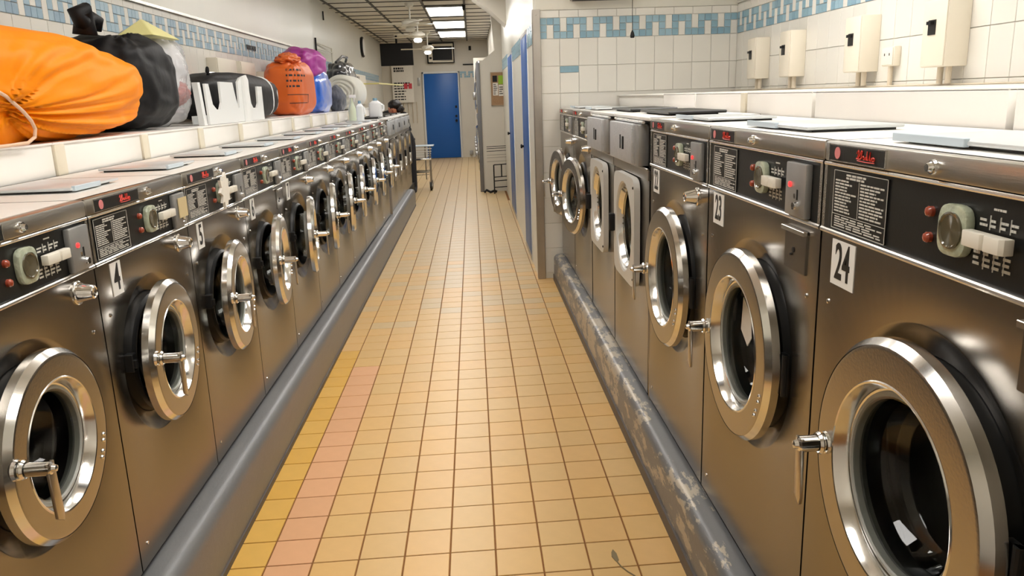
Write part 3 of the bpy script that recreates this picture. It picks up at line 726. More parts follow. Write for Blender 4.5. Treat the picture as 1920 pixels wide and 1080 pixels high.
gR = 'large steel washers in the right row'
r24 = washer(P_R, '24', cap=False, hatch=True); place(r24, 'R', .745, .785, P_R); set_door(r24, .02)
tag(r24, 'large steel washer numbered 24 nearest on the right side', 'washing machine', gR)
r23 = washer(P_R, '23', cap=False, hatch=True, lit=True, sticker=True); place(r23, 'R', 1.532, .770, P_R); set_door(r23, .01)
tag(r23, 'large steel washer numbered 23 with a white paper seen in its door glass', 'washing machine', gR)
r22 = washer(P_R, '22', cap=True, lit=True); place(r22, 'R', 2.308, .772, P_R); set_door(r22, .02)
tag(r22, 'large steel washer numbered 22 with chrome cap next to the pale-doored machines', 'washing machine', gR)
rc = washer(P_R, None, cap=True); place(rc, 'R', 4.67, .82, P_R); set_door(rc, .16)
tag(rc, 'steel washer next to last before the white tiled wall, door ajar', 'washing machine', gR)
rd = copy_tree(rc); place(rd, 'R', 5.50, .82, P_R); set_door(rd, .14)
tag(rd, 'steel washer standing last against the white tiled wall', 'washing machine', gR)

# washers with hammered grey control boxes
def grey_washer(Wd, z0, zc0, top, pale, handle_dark=True):
    t = empty('washing_machine'); D = .44; cx = Wd/2; cz = z0+(zc0-.05-z0)*.73; 
    fz0, fz1 = zc0-.52, zc0-.055
    cz = (fz0+fz1)/2; R = (fz1-fz0)/2-.025
    mb = MB(); front_panel(mb, Wd, z0, zc0, cx, cz, R+.005, R-.035, 48)
    mb.add([(0, 0, z0), (0, D, z0), (0, D, top), (0, .0, top)], [(0, 1, 2, 3)]).add([(Wd, 0, z0), (Wd, D, z0), (Wd, D, top), (Wd, .0, top)], [(0, 1, 2, 3)])
    mb.add([(0, D, z0), (Wd, D, z0), (Wd, D, top), (0, D, top)], [(0, 1, 2, 3)]).add([(0, 0, z0), (Wd, 0, z0), (Wd, D, z0), (0, D, z0)], [(0, 1, 2, 3)])
    build('cabinet', mb, M_front, parent=t)
    build('top_cover', MB().box(-.001, Wd+.001, -.004, D, top-.014, top), M_top, parent=t, bevel=.004)
    build('control_recess', BX(.002, Wd-.002, .02, .03, zc0, top-.012), M_darkgap, parent=t)
    build('fascia_strip', MB().box(0, Wd, -.006, .01, zc0-.045, zc0-.004).cone((0, -.006, zc0), (Wd, -.006, zc0), .005, .005, 8), M_head, parent=t, bevel=.002, seg=1)
    cb = build('control_box', BX(.05, Wd-.20, -.035, .02, zc0+.006, top-.030), M_hammer, parent=t, bevel=.006)
    build('coin_slot', MB().box(Wd*.42, Wd*.42+.012, -.038, -.034, zc0+.06, zc0+.12).box(Wd*.50, Wd*.50+.02, -.040, -.034, zc0+.06, zc0+.115), M_darkgap, parent=cb)
    build('side_box', BX(Wd-.17, Wd-.10, -.025, .02, zc0+.006, top-.030), M_coin, parent=t, bevel=.004)
    build('fixing_clips', MB().tube([(.05+k*(Wd-.1)/9, -.008-.006*(k % 2), top-.020) for k in range(10)], .006, 6), M_trim, parent=t)
    # square door with round window
    dd = MB(); front = MB(); n = 48
    hx = cx+R+.035
    def fr(y): return [(cx-hx+math.copysign(abs(math.cos(a))**.22, math.cos(a))*(R+.03), y, cz+math.copysign(abs(math.sin(a))**.22, math.sin(a))*(R+.03)) for a in [2*PI*(k+.5)/n for k in range(n)]]
    def ci(r, y): return [(cx-hx+math.cos(a)*r*.95, y, cz+math.sin(a)*r*1.05) for a in [2*PI*(k+.5)/n for k in range(n)]]
    rings = [fr(-.002), fr(-.028), ci(R-.012, -.029), ci(R-.020, -.024), ci(R-.032, .006), ci(R-.028, .012)]
    v = [p for r in rings for p in r]; m = len(rings)
    dd.add(v, [(i*n+k, i*n+(k+1) % n, ((i+1) % m)*n+(k+1) % n, ((i+1) % m)*n+k) for i in range(m) for k in range(n)])
    door = build('door', dd, pale, parent=t, loc=(hx, -.004, 0))
    c = (cx-hx, 0, cz); Rg = R-.030
    build('door_bezel', MB().lathe([(Rg+.006, -.012), (Rg+.002, -.020), (Rg-.008, .0), (Rg-.012, .01)], c, 40), M_bright, parent=door)
    build('door_glass', MB().lathe([(Rg-.008, .002), (Rg-.014, .05), (Rg-.04, .07), (.0001, .08), (.0001, .075), (Rg-.045, .065), (Rg-.02, .045), (Rg-.013, .002)], c, 40, closed=True), M_glass, parent=door)
    build('door_handle', MB().box(c[0]-R-.028, c[0]-R+.004, -.055, -.028, cz-.055, cz+.03), M_dkplastic, parent=door, bevel=.006)
    for sx, sz in ((R+.01, R-.01), (R+.01, -R+.01)):
        build('screw', MB().lathe([(.006, -.028), (.005, -.032), (.0001, -.033)], (c[0]+sx, 0, cz+sz), 8), M_darkgap, parent=door)
    build('drum', MB().lathe([(R-.04, .05), (R-.03, .08), (R-.01, .10), (R-.01, .36), (.05, .38), (.0001, .33)], (cx, 0, cz), 32), M_drum, parent=t)
    build('dispenser_lid', MB().box(Wd*.14, Wd*.86, .10, .34, top+.006, top+.018).box(Wd*.2, Wd*.8, .12, .32, top-.001, top+.006), M_gasket, parent=t, bevel=.004, seg=1)
    return t
g1 = grey_washer(.76, .235, 1.180, 1.383, M_doorwhite)
place(g1, 'R', 3.105, .775, dict(W=.76)); tag(g1, 'washer with pale square door and grey control box beside the big steel washers', 'washing machine', 'washers with pale square doors')
g2 = copy_tree(g1); place(g2, 'R', 3.895, .75, dict(W=.76)); tag(g2, 'washer with pale square door and grey control box, farther one of the pair', 'washing machine', 'washers with pale square doors')
gl1 = grey_washer(.745, .235, 1.09, 1.282, M_ring)
ll = ['nearest of the far group of grey-panelled washers at the left', 'second of the far group of grey-panelled washers at the left', 'third of the far group of grey-panelled washers at the left', 'last grey-panelled washer of the left row, near the back']
for k in range(4):
    t = gl1 if k == 0 else copy_tree(gl1)
    place(t, 'L', 8.99+k*.77, .765, dict(W=.745)); tag(t, ll[k], 'washing machine', 'grey-panelled washers at the far left')
# dark pipe in the gap between both groups
tag(build('drain_pipe', MB().tube([(-.975, 8.88, .23), (-.975, 8.88, 1.2), (-1.05, 8.88, 1.26)], .035, 12), M_guard), 'upright metal pipe in the gap between the left washer groups', 'pipe')
tag(build('drain_pipe', MB().tube([(.705, 3.093, .215), (.700, 3.093, .62), (.72, 3.093, .75)], .012, 10), M_guard), 'thin upright pipe between washer and pale-doored machine on the right', 'pipe')

# ------------------------------------------------------------------ things on the right wall
def breaker(y0, w, label, D=.10, z0=1.545, h=.28):
    t = empty('breaker_box', (2.096, y0, z0))
    build('housing', BX(-D, 0, 0, w, 0, h), M_boxcream, parent=t, bevel=.004)
    build('cover', BX(-D-.006, -D, .004, w-.004, .004, h-.004), M_boxcream, parent=t, bevel=.003)
    sw = build('breaker_switch', MB().box(-D-.010, -D-.005, w*.42, w*.72, h*.48, h*.70), M_black, parent=t)
    build('toggle', MB().box(-D-.026, -D-.008, w*.48, w*.66, h*.63, h*.68), M_dkplastic, parent=sw, bevel=.001, seg=1)
    for k in (0.25, .6):
        build('conduit', MB().cone((-D*.5, w*k, -.070), (-D*.5, w*k, 0), .013, .013, 12), M_conduit, parent=t)
    tag(t, label, 'breaker box', 'cream breaker boxes on the right wall')
breaker(5.63, .16, 'cream breaker box on the right wall farthest from the camera, by the corner')
breaker(5.02, .165, 'cream breaker box on the right wall, second from the corner')
breaker(4.10, .175, 'cream breaker box on the right wall just beyond the double socket')
breaker(3.35, .18, 'large cream breaker box on the right wall nearest the camera')
t = empty('wall_socket', (2.096, 3.885, 1.565))
build('back_box', BX(-.035, 0, 0, .115, 0, .095), M_boxcream, parent=t, bevel=.005)
build('face_plate', BX(-.042, -.035, .006, .109, .006, .089), M_switch, parent=t, bevel=.003)
build('socket_holes', MB().box(-.0435, -.041, .03, .036, .05, .062).box(-.0435, -.041, .075, .081, .05, .062), M_black, parent=t)
build('conduit', MB().cone((-.018, .055, -.095), (-.018, .055, 0), .012, .012, 12), M_conduit, parent=t)
tag(t, 'small cream double socket between the two nearest breaker boxes', 'socket')
o = build('cable_duct', MB().box(2.055, 2.095, 1.2, 6.35, 1.4665, 1.474), M_conduit, bevel=.003); tag(o, 'long cream cable duct lying along the foot of the right wall on the ledge', 'cable duct')
# pull cord
t = empty('pull_cord', (1.20, 6.0, 1.87))
build('cord', MB().tube([(0, 0, .045), (0, 0, CEIL-1.87-.01)], .0022, 6), M_dkplastic, parent=t)
build('pull_knob', MB().lathe([(.0001, -.002), (.014, 0), (.017, .015), (.012, .035), (.004, .052), (.0001, .054)], (0, 0, 0), 16, axis='z'), M_dkplastic, parent=t)
tag(t, 'black pull cord with a small weight hanging before the blue key frieze', 'pull cord')
t = empty('wall_heater', (1.04, 6.25, 2.175))
build('casing', BX(-.26, .26, -.07, .10, 0, .14), M_guard, parent=t, bevel=.008)
build('grille', MB().box(-.24, .24, -.05, .08, -.004, .0), M_dkplastic, parent=t)
tag(t, 'dark underside of a wall unit at the top edge above the alcove', 'wall unit')

# ------------------------------------------------------------------ things on the left ledge
import mathutils
def blob(name, c, r, m, parent=None, nu=72, nv=48, sq=1.0, floorz=None, folds=None, lump=0.0, seed=0, top_pinch=None, rotz=0.0, squash=0.0, sqz=None):
    """soft bag: squarish ellipsoid; folds=(direction, amp, count, spread)"""
    mb = MB(); v = []; rr = random.Random(seed); off = Vector((rr.uniform(0, 50),)*3)
    sz = sqz or sq
    def sp(x, e): return math.copysign(abs(x)**e, x)
    fd = Vector(folds[0]).normalized() if folds else None
    if fd is not None: e1 = fd.orthogonal().normalized(); e2 = fd.cross(e1)
    for j in range(nv+1):
        ph = -PI/2+PI*j/nv
        for i in range(nu):
            th = 2*PI*i/nu
            d = Vector((sp(math.cos(ph), sz)*sp(math.cos(th), sq), sp(math.cos(ph), sz)*sp(math.sin(th), sq), sp(math.sin(ph), sz)))
            n = Vector((math.cos(ph)*math.cos(th), math.cos(ph)*math.sin(th), math.sin(ph)))
            k = 1.0
            if lump: k += lump*mathutils.noise.noise(n*2.2+off)+lump*.45*mathutils.noise.noise(n*5.0+off)
            if fd is not None:
                ang = math.acos(max(-1, min(1, n.dot(fd)))); az = math.atan2(n.dot(e2), n.dot(e1))
                fall = math.exp(-(ang/folds[3])**2)*min(1, ang/.12)
                w = mathutils.noise.noise(Vector((math.cos(az)*folds[2]*.16, math.sin(az)*folds[2]*.16, ang*.6))+off)
                k += folds[1]*fall*(w*1.3)-(.16*math.exp(-(ang/.16)**2))
            p = Vector((d.x*r[0]*k, d.y*r[1]*k, d.z*r[2]*k))
            if top_pinch and p.z > 0:
                u = p.z/r[2]; s_ = 1-top_pinch*u*u; p.x *= s_; p.y *= s_
            if rotz: p = Matrix.Rotation(rotz, 3, 'Z') @ p
            p += Vector(c)
            if floorz is not None and p.z < floorz: p.z = floorz+(p.z-floorz)*.02
            v.append(p)
    fs = [(j*nu+i, j*nu+(i+1) % nu, (j+1)*nu+(i+1) % nu, (j+1)*nu+i) for j in range(nv) for i in range(nu)]
    mb.add(v, fs)
    o = build(name, mb, m, parent=parent, soft=True)
    for p in o.data.polygons: p.use_smooth = True
    return o
ZL = LZ+.001
# big orange laundry bag
t = empty('laundry_bag', (-1.66, 3.05, ZL))
def rel(p, t): return tuple(a-b for a, b in zip(p, t.location))
blob('bag_body', rel((-1.58, 2.86, 1.565), t), (.225, .88, .198), M_orange, parent=t, nu=220, nv=150, sq=.85, floorz=0.0, folds=((1, -.50, -.45), .11, 50, 1.1), lump=.06, seed=4)
kx = rel((-1.42, 2.46, 1.54), t)
build('draw_cord', MB().tube([rel(p, t) for p in [(-1.385, 2.26, 1.60), (-1.385, 2.36, 1.575), (-1.372, 2.46, 1.53), (-1.368, 2.53, 1.485), (-1.372, 2.575, 1.455), (-1.375, 2.595, 1.43), (-1.378, 2.59, 1.405), (-1.385, 2.56, 1.389), (-1.39, 2.45, 1.386), (-1.39, 2.2, 1.386)]], .0055, 8), M_cord, parent=t)
tag(t, 'big bright orange laundry bag lying on the left tiled ledge', 'laundry bag')
# black laundry bag
t = empty('laundry_bag', (-1.66, 3.95, ZL))
blob('bag_body', rel((-1.68, 3.94, 1.60), t), (.235, .295, .225), M_blacknyl, parent=t, nu=120, nv=80, sq=.62, sqz=.7, floorz=0.0, folds=((.2, -.25, 1), .07, 20, .9), lump=.07, seed=9)
build('bag_knot', MB().tube([rel(p, t) for p in [(-1.66, 3.66, 1.80), (-1.655, 3.66, 1.86), (-1.64, 3.64, 1.90), (-1.66, 3.60, 1.885), (-1.65, 3.62, 1.85), (-1.66, 3.72, 1.875), (-1.65, 3.77, 1.865), (-1.66, 3.76, 1.83)]], [.05, .04, .034, .032, .034, .034, .030, .028], 14), M_blacknyl, parent=t, soft=True)
tag(t, 'black laundry bag with knotted neck behind the orange bag', 'laundry bag')
# clear plastic bag of clothes
t = empty('clothes_bag', (-1.64, 4.44, ZL))
blob('clear_bag', rel((-1.73, 4.46, 1.62), t), (.20, .19, .25), M_clear, parent=t, lump=.12, seed=3, floorz=0.0, sq=.8)
blob('white_clothes', rel((-1.73, 4.46, 1.68), t), (.175, .165, .18), M_whitecloth, parent=t, lump=.2, seed=5)
blob('red_clothes', rel((-1.64, 4.50, 1.56), t), (.09, .10, .06), M_redcloth, parent=t, lump=.25, seed=6)
blob('clothes_below', rel((-1.73, 4.46, 1.45), t), (.15, .14, .06), M_whitecloth, parent=t, lump=.25, seed=8)
mb = MB(); mb.add([rel(p, t) for p in [(-1.76, 4.18, 1.83), (-1.56, 4.18, 1.835), (-1.54, 4.50, 1.83), (-1.78, 4.50, 1.825), (-1.65, 4.27, 1.925)]], [(0, 1, 4), (1, 2, 4), (2, 3, 4), (3, 0, 4), (3, 2, 1, 0)])
build('yellow_cloth', mb, M_yellowcloth, parent=t, bevel=.01, seg=3)
tag(t, 'clear plastic bag of clothes topped by pale yellow cloth behind the black bag', 'bag')
# white cut-out carrier
t = empty('laundry_carrier', (-1.44, 5.0, ZL))
def C(poly): return [(p[0]-5.0, p[1]-ZL) for p in poly]
y_a, y_b = 4.38, 5.62
base = [(4.40, 1.382), (5.60, 1.382), (5.60, 1.46)]
poly = [(4.46, 1.382), (5.62, 1.382), (5.62, 1.60), (5.50, 1.60), (5.49, 1.49), (5.45, 1.462), (5.36, 1.462), (5.32, 1.49), (5.29, 1.62), (5.22, 1.645), (5.12, 1.645), (5.06, 1.62), (5.05, 1.47), (5.03, 1.462), (4.99, 1.52), (4.95, 1.615), (4.70, 1.615), (4.70, 1.50), (4.66, 1.462), (4.60, 1.462), (4.54, 1.49), (4.50, 1.60), (4.44, 1.60)]
build('front_wall', MB().prism(C(poly), 'x', 0, .012), M_whiteplastic, parent=t)
build('base_tray', BX(-.08, 0, -.54, .60, 0, .008), M_whiteplastic, parent=t)
build('end_post', MB().prism([(-.60, 0.0), (-.55, 0.0), (-.60, .225), (-.64, .225)], 'x', -.03, .0), M_whiteplastic, parent=t)
build('centre_post', MB().tube([(.012, .17, 0), (.012, .17, .25), (.004, .17, .27)], .035, 14), M_whiteplastic, parent=t)
build('back_wall', BX(-.085, -.078, -.54, .60, 0, .05), M_whiteplastic, parent=t)
tag(t, 'white plastic carrier with U-shaped cut-outs standing before the black duffel', 'carrier')
# duffel
t = empty('duffel_bag', (-1.70, 5.85, ZL))
blob('bag_body', (0, 0, .155), (.165, .98, .165), M_blacknyl, parent=t, sq=.55, sqz=.7, floorz=0, lump=.05, seed=12, nu=80)
for k, yy in enumerate((.50, .74)):
    q_ = (1-(yy/.98)**3.2)**.45
    pts = [(.163*q_*math.copysign(abs(math.cos(a))**.6, math.cos(a)), yy+.05*math.cos(a), .155+.160*q_*math.copysign(abs(math.sin(a))**.7, math.sin(a))) for a in [PI*x/16-.9 for x in range(14)]]
    build('white_stripe', MB().tube(pts, .010, 6), M_whiteplastic, parent=t)
build('strap', MB().tube([(.05, -.68, .24), (.08, -.72, .30), (.08, -.73, .33), (.06, -.68, .31)], .010, 6), M_dkplastic, parent=t)
build('zip', MB().tube([(0, -.5, .312), (0, 0, .320), (0, .5, .312)], .005, 6), M_chrome, parent=t)
tag(t, 'black duffel bag with white stripes behind the white carrier', 'duffel bag')
# burnt orange bag with print
t = empty('laundry_bag', (-1.62, 7.40, ZL))
bo = blob('bag_body', (0, 0, .225), (.17, .42, .235), M_orange2, parent=t, sq=.5, sqz=.55, floorz=0, folds=((0.3, -.3, 1), .10, 16, .7), lump=.06, seed=22, nu=96, nv=64)
blob('bag_neck', (0.02, -.10, .47), (.10, .22, .06), M_orange2, parent=t, lump=.25, seed=2)
pm_ = MB()
rp = random.Random(8)
from mathutils.bvhtree import BVHTree
bvh = BVHTree.FromPolygons([v.co for v in bo.data.vertices], [tuple(p.vertices) for p in bo.data.polygons])
def mark(a0, a1, z, h):
    n = max(2, int((a1-a0)/.05)); P = []
    for i in range(n+1):
        a_ = a0+(a1-a0)*i/n
        for zz in (z, z+h):
            d_ = Vector((math.cos(a_), math.sin(a_)*2.4, 0)).normalized()
            hit = bvh.ray_cast(Vector((0, 0, zz))+d_*2, -d_)
            P.append((hit[0]+hit[1]*.002) if hit[0] else Vector((0, 0, zz)))
    pm_.add(P, [(2*i, 2*i+2, 2*i+3, 2*i+1) for i in range(n)])
for z, n in ((.37, 5), (.325, 6), (.28, 5), (.235, 4)):
    a_ = -1.25
    for i2 in range(n):
        w_ = rp.uniform(.05, .14); mark(a_, a_+w_, z, .016); a_ += w_+.05
mark(-1.25, -.25, .17, .006); mark(-1.2, -.35, .10, .006); mark(-.30, -.27, .10, .07)
o = build('printed_marks', pm_, M_darkcloth, parent=t, weld=False); o['kind'] = 'stuff'
tag(t, 'burnt orange laundry bag with dark printing standing on the left ledge', 'laundry bag')
# purple over blue bag
t = empty('laundry_bag', (-1.66, 8.42, ZL))
blob('blue_bag', (0.04, 0, .20), (.16, .42, .23), M_blueplas, parent=t, sq=.7, floorz=0, lump=.10, seed=31)
blob('purple_bag', (-.02, -.10, .47), (.20, .46, .165), M_purple, parent=t, sq=.8, folds=((.2, .7, -.3), .09, 18, .9), lump=.12, seed=33)
blob('purple_knot', (.04, .38, .42), (.06, .15, .13), M_purple, parent=t, lump=.3, seed=34)
tag(t, 'purple bag slumped over a shiny blue bag behind the orange one', 'laundry bag')
o = blob('pink_bundle', (-1.83, 6.93, ZL+.16), (.06, .06, .17), fabric('pink_cloth', srgb(214, 140, 176), 0.7), lump=.15, seed=35)
tag(o, 'pink bundle peeping out between black duffel and burnt orange bag', 'bundle')
o = blob('cloth_bundle', (-1.52, 9.25, ZL+.13), (.10, .26, .155), M_greycloth, floorz=ZL, lump=.1, seed=36, top_pinch=.4)
tag(o, 'dark grey cloth bundle leaning beside the rolled white duvet', 'bundle')
# rolled duvet: spiral roll facing the aisle
t = empty('rolled_duvet', (-1.53, 10.0, ZL))
mb = MB(); prof = []
build('outer_roll', MB().lathe([(.0001, -.395), (.10, -.40), (.165, -.40), (.195, -.38), (.206, -.33), (.206, .36), (.18, .40), (.0001, .41)], (0, 0, .206), 40), M_duvet, parent=t, soft=True)
for k in range(4):
    rr_ = .17-.042*k
    mb.tube([(rr_*math.cos(a)+.008*math.sin(3*a+k), -.398, .206+rr_*math.sin(a)+.006*math.cos(2*a+k)) for a in [2*PI*x/32 for x in range(32)]], .017, 8, closed=True)
build('rolled_layers', mb, M_duvet, parent=t)
tag(t, 'thick white duvet rolled up on the left ledge, roll end facing out', 'duvet')
t = empty('laundry_bag', (-1.72, 11.0, ZL))
blob('bag_body', (0, 0, .34), (.17, .50, .28), M_blackplas, parent=t, sq=.75, floorz=0, lump=.15, seed=43)
build('bag_strap', MB().tube([(.05, -.7, .58), (.10, -.5, .66), (.10, -.1, .665), (.05, .1, .62)], .018, 8), M_blackplas, parent=t)
tag(t, 'shiny black bag lying behind and above the rolled white duvet', 'laundry bag')
# spray bottle, jugs on washer tops
TZ = 1.2705
def jug(name, loc, w, d, h, label, m=M_whiteplastic, rz=0):
    t = empty(name, loc, rz)
    mb = MB(); pr = []
    for (s, z) in ((.96, 0), (1, .015), (1, h*.70), (.94, h*.84), (.55, h*.95), (.42, h)):
        pr.append([(s*w/2*math.copysign(abs(math.cos(a))**.4, math.cos(a)), s*d/2*math.copysign(abs(math.sin(a))**.4, math.sin(a)), z) for a in [2*PI*k/24 for k in range(24)]])
    v = [p for r in pr for p in r]; n = 24
    mb.add(v, [(i*n+k, i*n+(k+1) % n, (i+1)*n+(k+1) % n, (i+1)*n+k) for i in range(len(pr)-1) for k in range(n)]+[tuple(range(n))[::-1], tuple(range((len(pr)-1)*n, len(pr)*n))])
    build('bottle', mb, m, parent=t, bevel=.0)
    build('cap', MB().cone((0, 0, h-.002), (0, 0, h+.03), min(w, d)*.22, min(w, d)*.21, 14), M_tileB[0], parent=t)
    build('grip', MB().tube([(w*.49, 0, h*.35), (w*.62, 0, h*.42), (w*.62, 0, h*.68), (w*.46, 0, h*.78)], .012, 8), m, parent=t)
    tag(t, label, 'jug')
jug('detergent_jug', (-1.12, 9.45, 1.301), .15, .12, .18, 'big white detergent jug on the far washers beside the ledge', rz=0)
jug('detergent_jug', (-1.17, 8.50, TZ+.0155), .075, .07, .17, 'smaller white detergent bottle left of the big jug')
t = empty('spray_bottle', (-1.23, 8.36, TZ+.0155))
build('bottle', MB().lathe([(.0001, 0), (.038, 0), (.04, .02), (.04, .12), (.022, .165), (.014, .20), (.014, .23)], (0, 0, 0), 20, axis='z'), mat('pale_green_plastic', srgb(206, 216, 190), .3), parent=t)
build('trigger', MB().box(-.02, .045, -.012, .012, .23, .262).box(.02, .03, -.008, .008, .19, .235), M_whiteplastic, parent=t, bevel=.003)
tag(t, 'pale spray bottle standing on a washer beside the white jugs', 'bottle')
# jug stands on a grey washer whose top is at 1.282 plus its black lid
# left wall: beige boxes
for k, (y, w, h, lb) in enumerate(((6.30, .50, .42, 'nearest beige box on the left wall above the white carrier'), (6.93, .44, .42, 'middle beige box on the left wall behind the black duffel'), (7.72, .35, .36, 'beige box on the left wall next to the burnt orange bag'))):
    t = empty('breaker_box', (-1.996, y, 1.42))
    build('housing', BX(0, .08, 0, w, 0, h), M_boxcream, parent=t, bevel=.004)
    build('cover', BX(.08, .086, .005, w-.005, .005, h-.005), M_boxcream, parent=t, bevel=.002)
    tag(t, lb, 'breaker box', 'beige boxes on the left wall')
o = put_mesh(textmesh('WASCOMAT', .055, 1.0, depth=.002, bold=.001), 'wall_lettering', M_black, None, (-1.99, 7.62, 1.985), PI/2)
tag(o, 'small black capital letters on the blue frieze of the left wall', 'lettering')
o = build('wall_clip', BX(-2.0, -1.96, 4.52, 4.60, ZL, ZL+.028), M_dkplastic, bevel=.003); tag(o, 'small black strip on the ledge left of the white carrier', 'strip')
# left wall far: bracket, mirror disc, hook
t = empty('wall_bracket', (-2.05, 11.4, 2.2))
build('back_bar', BX(0, .02, -.35, -.32, -.12, .12), M_dkplastic, parent=t)
build('arm', MB().tube([(.01, -.33, .06), (.03, .2, .05), (.04, .7, .04)], .010, 8).tube([(.01, -.33, -.02), (.04, .2, -.02), (.06, .7, -.02)], .008, 8).tube([(.05, .65, .04), (.05, .65, -.30)], .012, 8), M_fan, parent=t)
tag(t, 'metal bracket with arms on the left wall above the bags', 'bracket')
t = empty('wall_clock', (-2.13, 16.4, 2.52))
build('clock_case', MB().lathe([(.0001, 0), (.19, 0), (.20, .02), (.19, .04), (.17, .045), (.0001, .042)], (0, 0, 0), 28, axis='x'), M_dkplastic, parent=t)
build('clock_face', MB().lathe([(.165, .046), (.0001, .047)], (0, 0, 0), 28, axis='x'), M_white, parent=t)
tag(t, 'round dark-rimmed clock high on the left wall', 'clock')
o = build('wall_hook', MB().box(-2.065, -2.05, 11.9, 11.93, 2.62, 2.74), M_dkplastic, bevel=.003); tag(o, 'small dark strip high on the left wall near the ceiling', 'hook')
# notices on the left wall
def notice(name, axis, loc, w, h, label, marks, red=False, seed=1, rows=6):
    t = empty(name, loc, {'y': 0, 'x': PI/2}[axis])
    build('sheet', BX(0, w, -.006, 0, 0, h), M_paper, parent=t)
    mk = print_lines(w*.08, w*.9, h*.05, h*.55, rows, seed, -.007, .8, .15, .4, .45)
    mk2 = print_lines(w*.1, w*.75, h*.80, h*.93, 2, seed+7, -.007, .9, .12, .3, .8); mk.add(mk2.v, mk2.f)
    o = build('lettering', mk, M_black if not marks else marks, parent=t, weld=False); o['kind'] = 'stuff'
    if red: build('red_panels', MB().box(w*.55, w*.72, -.008, -.006, h*.36, h*.50).box(w*.76, w*.93, -.008, -.006, h*.36, h*.50), M_red, parent=t)
    tag(t, label, 'notice'); return t
notice('wall_notice', 'x', (-2.09, 13.9, 1.42), 2.4, .55, 'white notice with black lettering on the left wall beyond the duvet', M_dkplastic, seed=4, rows=4)
notice('price_board', 'y', (-1.95, Yfar-.08, 1.41), .52, .92, 'tall white price board with small pictures under the screen', M_dkplastic, red=True, seed=6, rows=7)
o = build('curtain_rod', MB().cone((-1.72, 15.2, 1.79), (-2.08, 15.2, 1.79), .014, .014, 8).cone((-1.72, 15.2, 1.79), (-1.55, 18.5, 1.80), .014, .014, 8), M_yellowcloth)
tag(o, 'pale rod sticking out from the left wall below the price board', 'rod')
# back wall
t = empty('television', (-1.59, 18.0, 2.21))
build('screen_case', BX(-.355, .355, 0, .06, 0, .47), M_dkplastic, parent=t, bevel=.006)
build('screen', BX(-.34, .34, -.003, 0, .02, .455), M_dkplastic, parent=t)
build('mount', MB().box(-.02, .02, .06, .12, .3, .69).box(-.02, .02, .06, .10, .1, .3), M_dkplastic, parent=t)
tag(t, 'large black screen hanging under the ceiling in the far left corner', 'television')
t = empty('air_conditioner', (-.715, Yfar-.02, 2.33))
build('casing', BX(-.335, .335, -.10, 0, 0, .49), M_dkplastic, parent=t, bevel=.006)
build('face_frame', MB().box(-.30, -.20, -.125, -.10, .03, .44).box(-.20, .31, -.125, -.10, .02, .07).box(-.20, .31, -.125, -.10, .40, .46).box(.285, .31, -.125, -.10, .07, .40), M_boxcream, parent=t, bevel=.003)
build('grille', BX(-.19, .28, -.112, -.10, .07, .40), M_dkplastic, parent=t)
build('controls', MB().box(-.28, -.22, -.13, -.125, .30, .38).box(-.28, -.22, -.13, -.125, .10, .15), M_dkplastic, parent=t)
tag(t, 'window air conditioner set in the wall above the blue back door', 'air conditioner')
for k in range(6):
    o = build('wall_pipe', MB().cone((-1.90+k*.105, Yfar-.03, .9), (-1.90+k*.105, Yfar-.03, 1.42), .011, .011, 8), M_conduit)
    tag(o, '%s of the six thin vertical pipes under the price board' % ['leftmost', 'second from left', 'third from left', 'third from right', 'second from right', 'rightmost'][k], 'pipe', 'thin pipes under the price board')
o = build('light_switch', MB().box(-1.33, -1.27, Yfar-.02, Yfar, 1.80, 2.0), M_coin, bevel=.003); tag(o, 'grey switch plate left of the blue back door', 'switch')
o = build('sensor', MB().box(-.02, .04, Yfar-.05, Yfar, 2.62, 2.72), M_dkplastic, bevel=.005); tag(o, 'small black sensor high on the back wall', 'sensor')
o = build('wall_slot', MB().box(-.18, .10, Yfar-.03, Yfar, 2.27, 2.30), M_dkplastic); tag(o, 'thin dark bar on the back wall right of the air conditioner', 'bar')
o = build('wall_column', MB().box(.08, .44, 19.2, 19.5, 0, 2.38), M_wallfar, bevel=.004); o['kind'] = 'structure'; o.name = 'wall_column'
o = build('floor_socket', MB().box(-.10, -.02, Yfar-.05, Yfar, .06, .16), M_coin, bevel=.004); tag(o, 'grey floor-level socket right of the blue back door', 'socket')
# ceiling fans
def fan(x, y, drop, ang, label, lamp=False):
    t = empty('ceiling_fan', (x, y, CEIL-drop))
    build('canopy', MB().lathe([(.0001, drop-.012), (.07, drop-.012), (.06, drop-.05), (.02, drop-.07), (.0001, drop-.07)], (0, 0, 0), 20, axis='z'), M_fan, parent=t)
    build('rod', MB().cone((0, 0, .05), (0, 0, drop-.05), .012, .012, 10), M_fan, parent=t)
    build('motor', MB().lathe([(.0001, .07), (.08, .065), (.13, .03), (.13, -.01), (.09, -.04), (.0001, -.045)], (0, 0, 0), 24, axis='z'), M_fan, parent=t)
    for k in range(4):
        a = ang+k*PI/2
        mb = MB().box(.10, .56, -.055, .055, -.006, .0)
        ob = build('blade', mb, M_fan, parent=t, rz=a, bevel=.002, seg=1); ob.rotation_euler.x = .12
    build('lamp_globe', MB().lathe([(.0001, -.12), (.06, -.11), (.08, -.07), (.05, -.04), (.0001, -.04)], (0, 0, 0), 20, axis='z'), M_fanlamp if lamp else M_fan, parent=t)
    tag(t, label, 'ceiling fan', 'ceiling fans of the back room')
fan(-.86, 12.3, .30, .3, 'white ceiling fan nearest to the front')
fan(-.90, 14.6, .30, .9, 'middle white ceiling fan with lit globe', True)
fan(-.88, 17.4, .36, .1, 'white ceiling fan nearest to the back wall and screen', True)
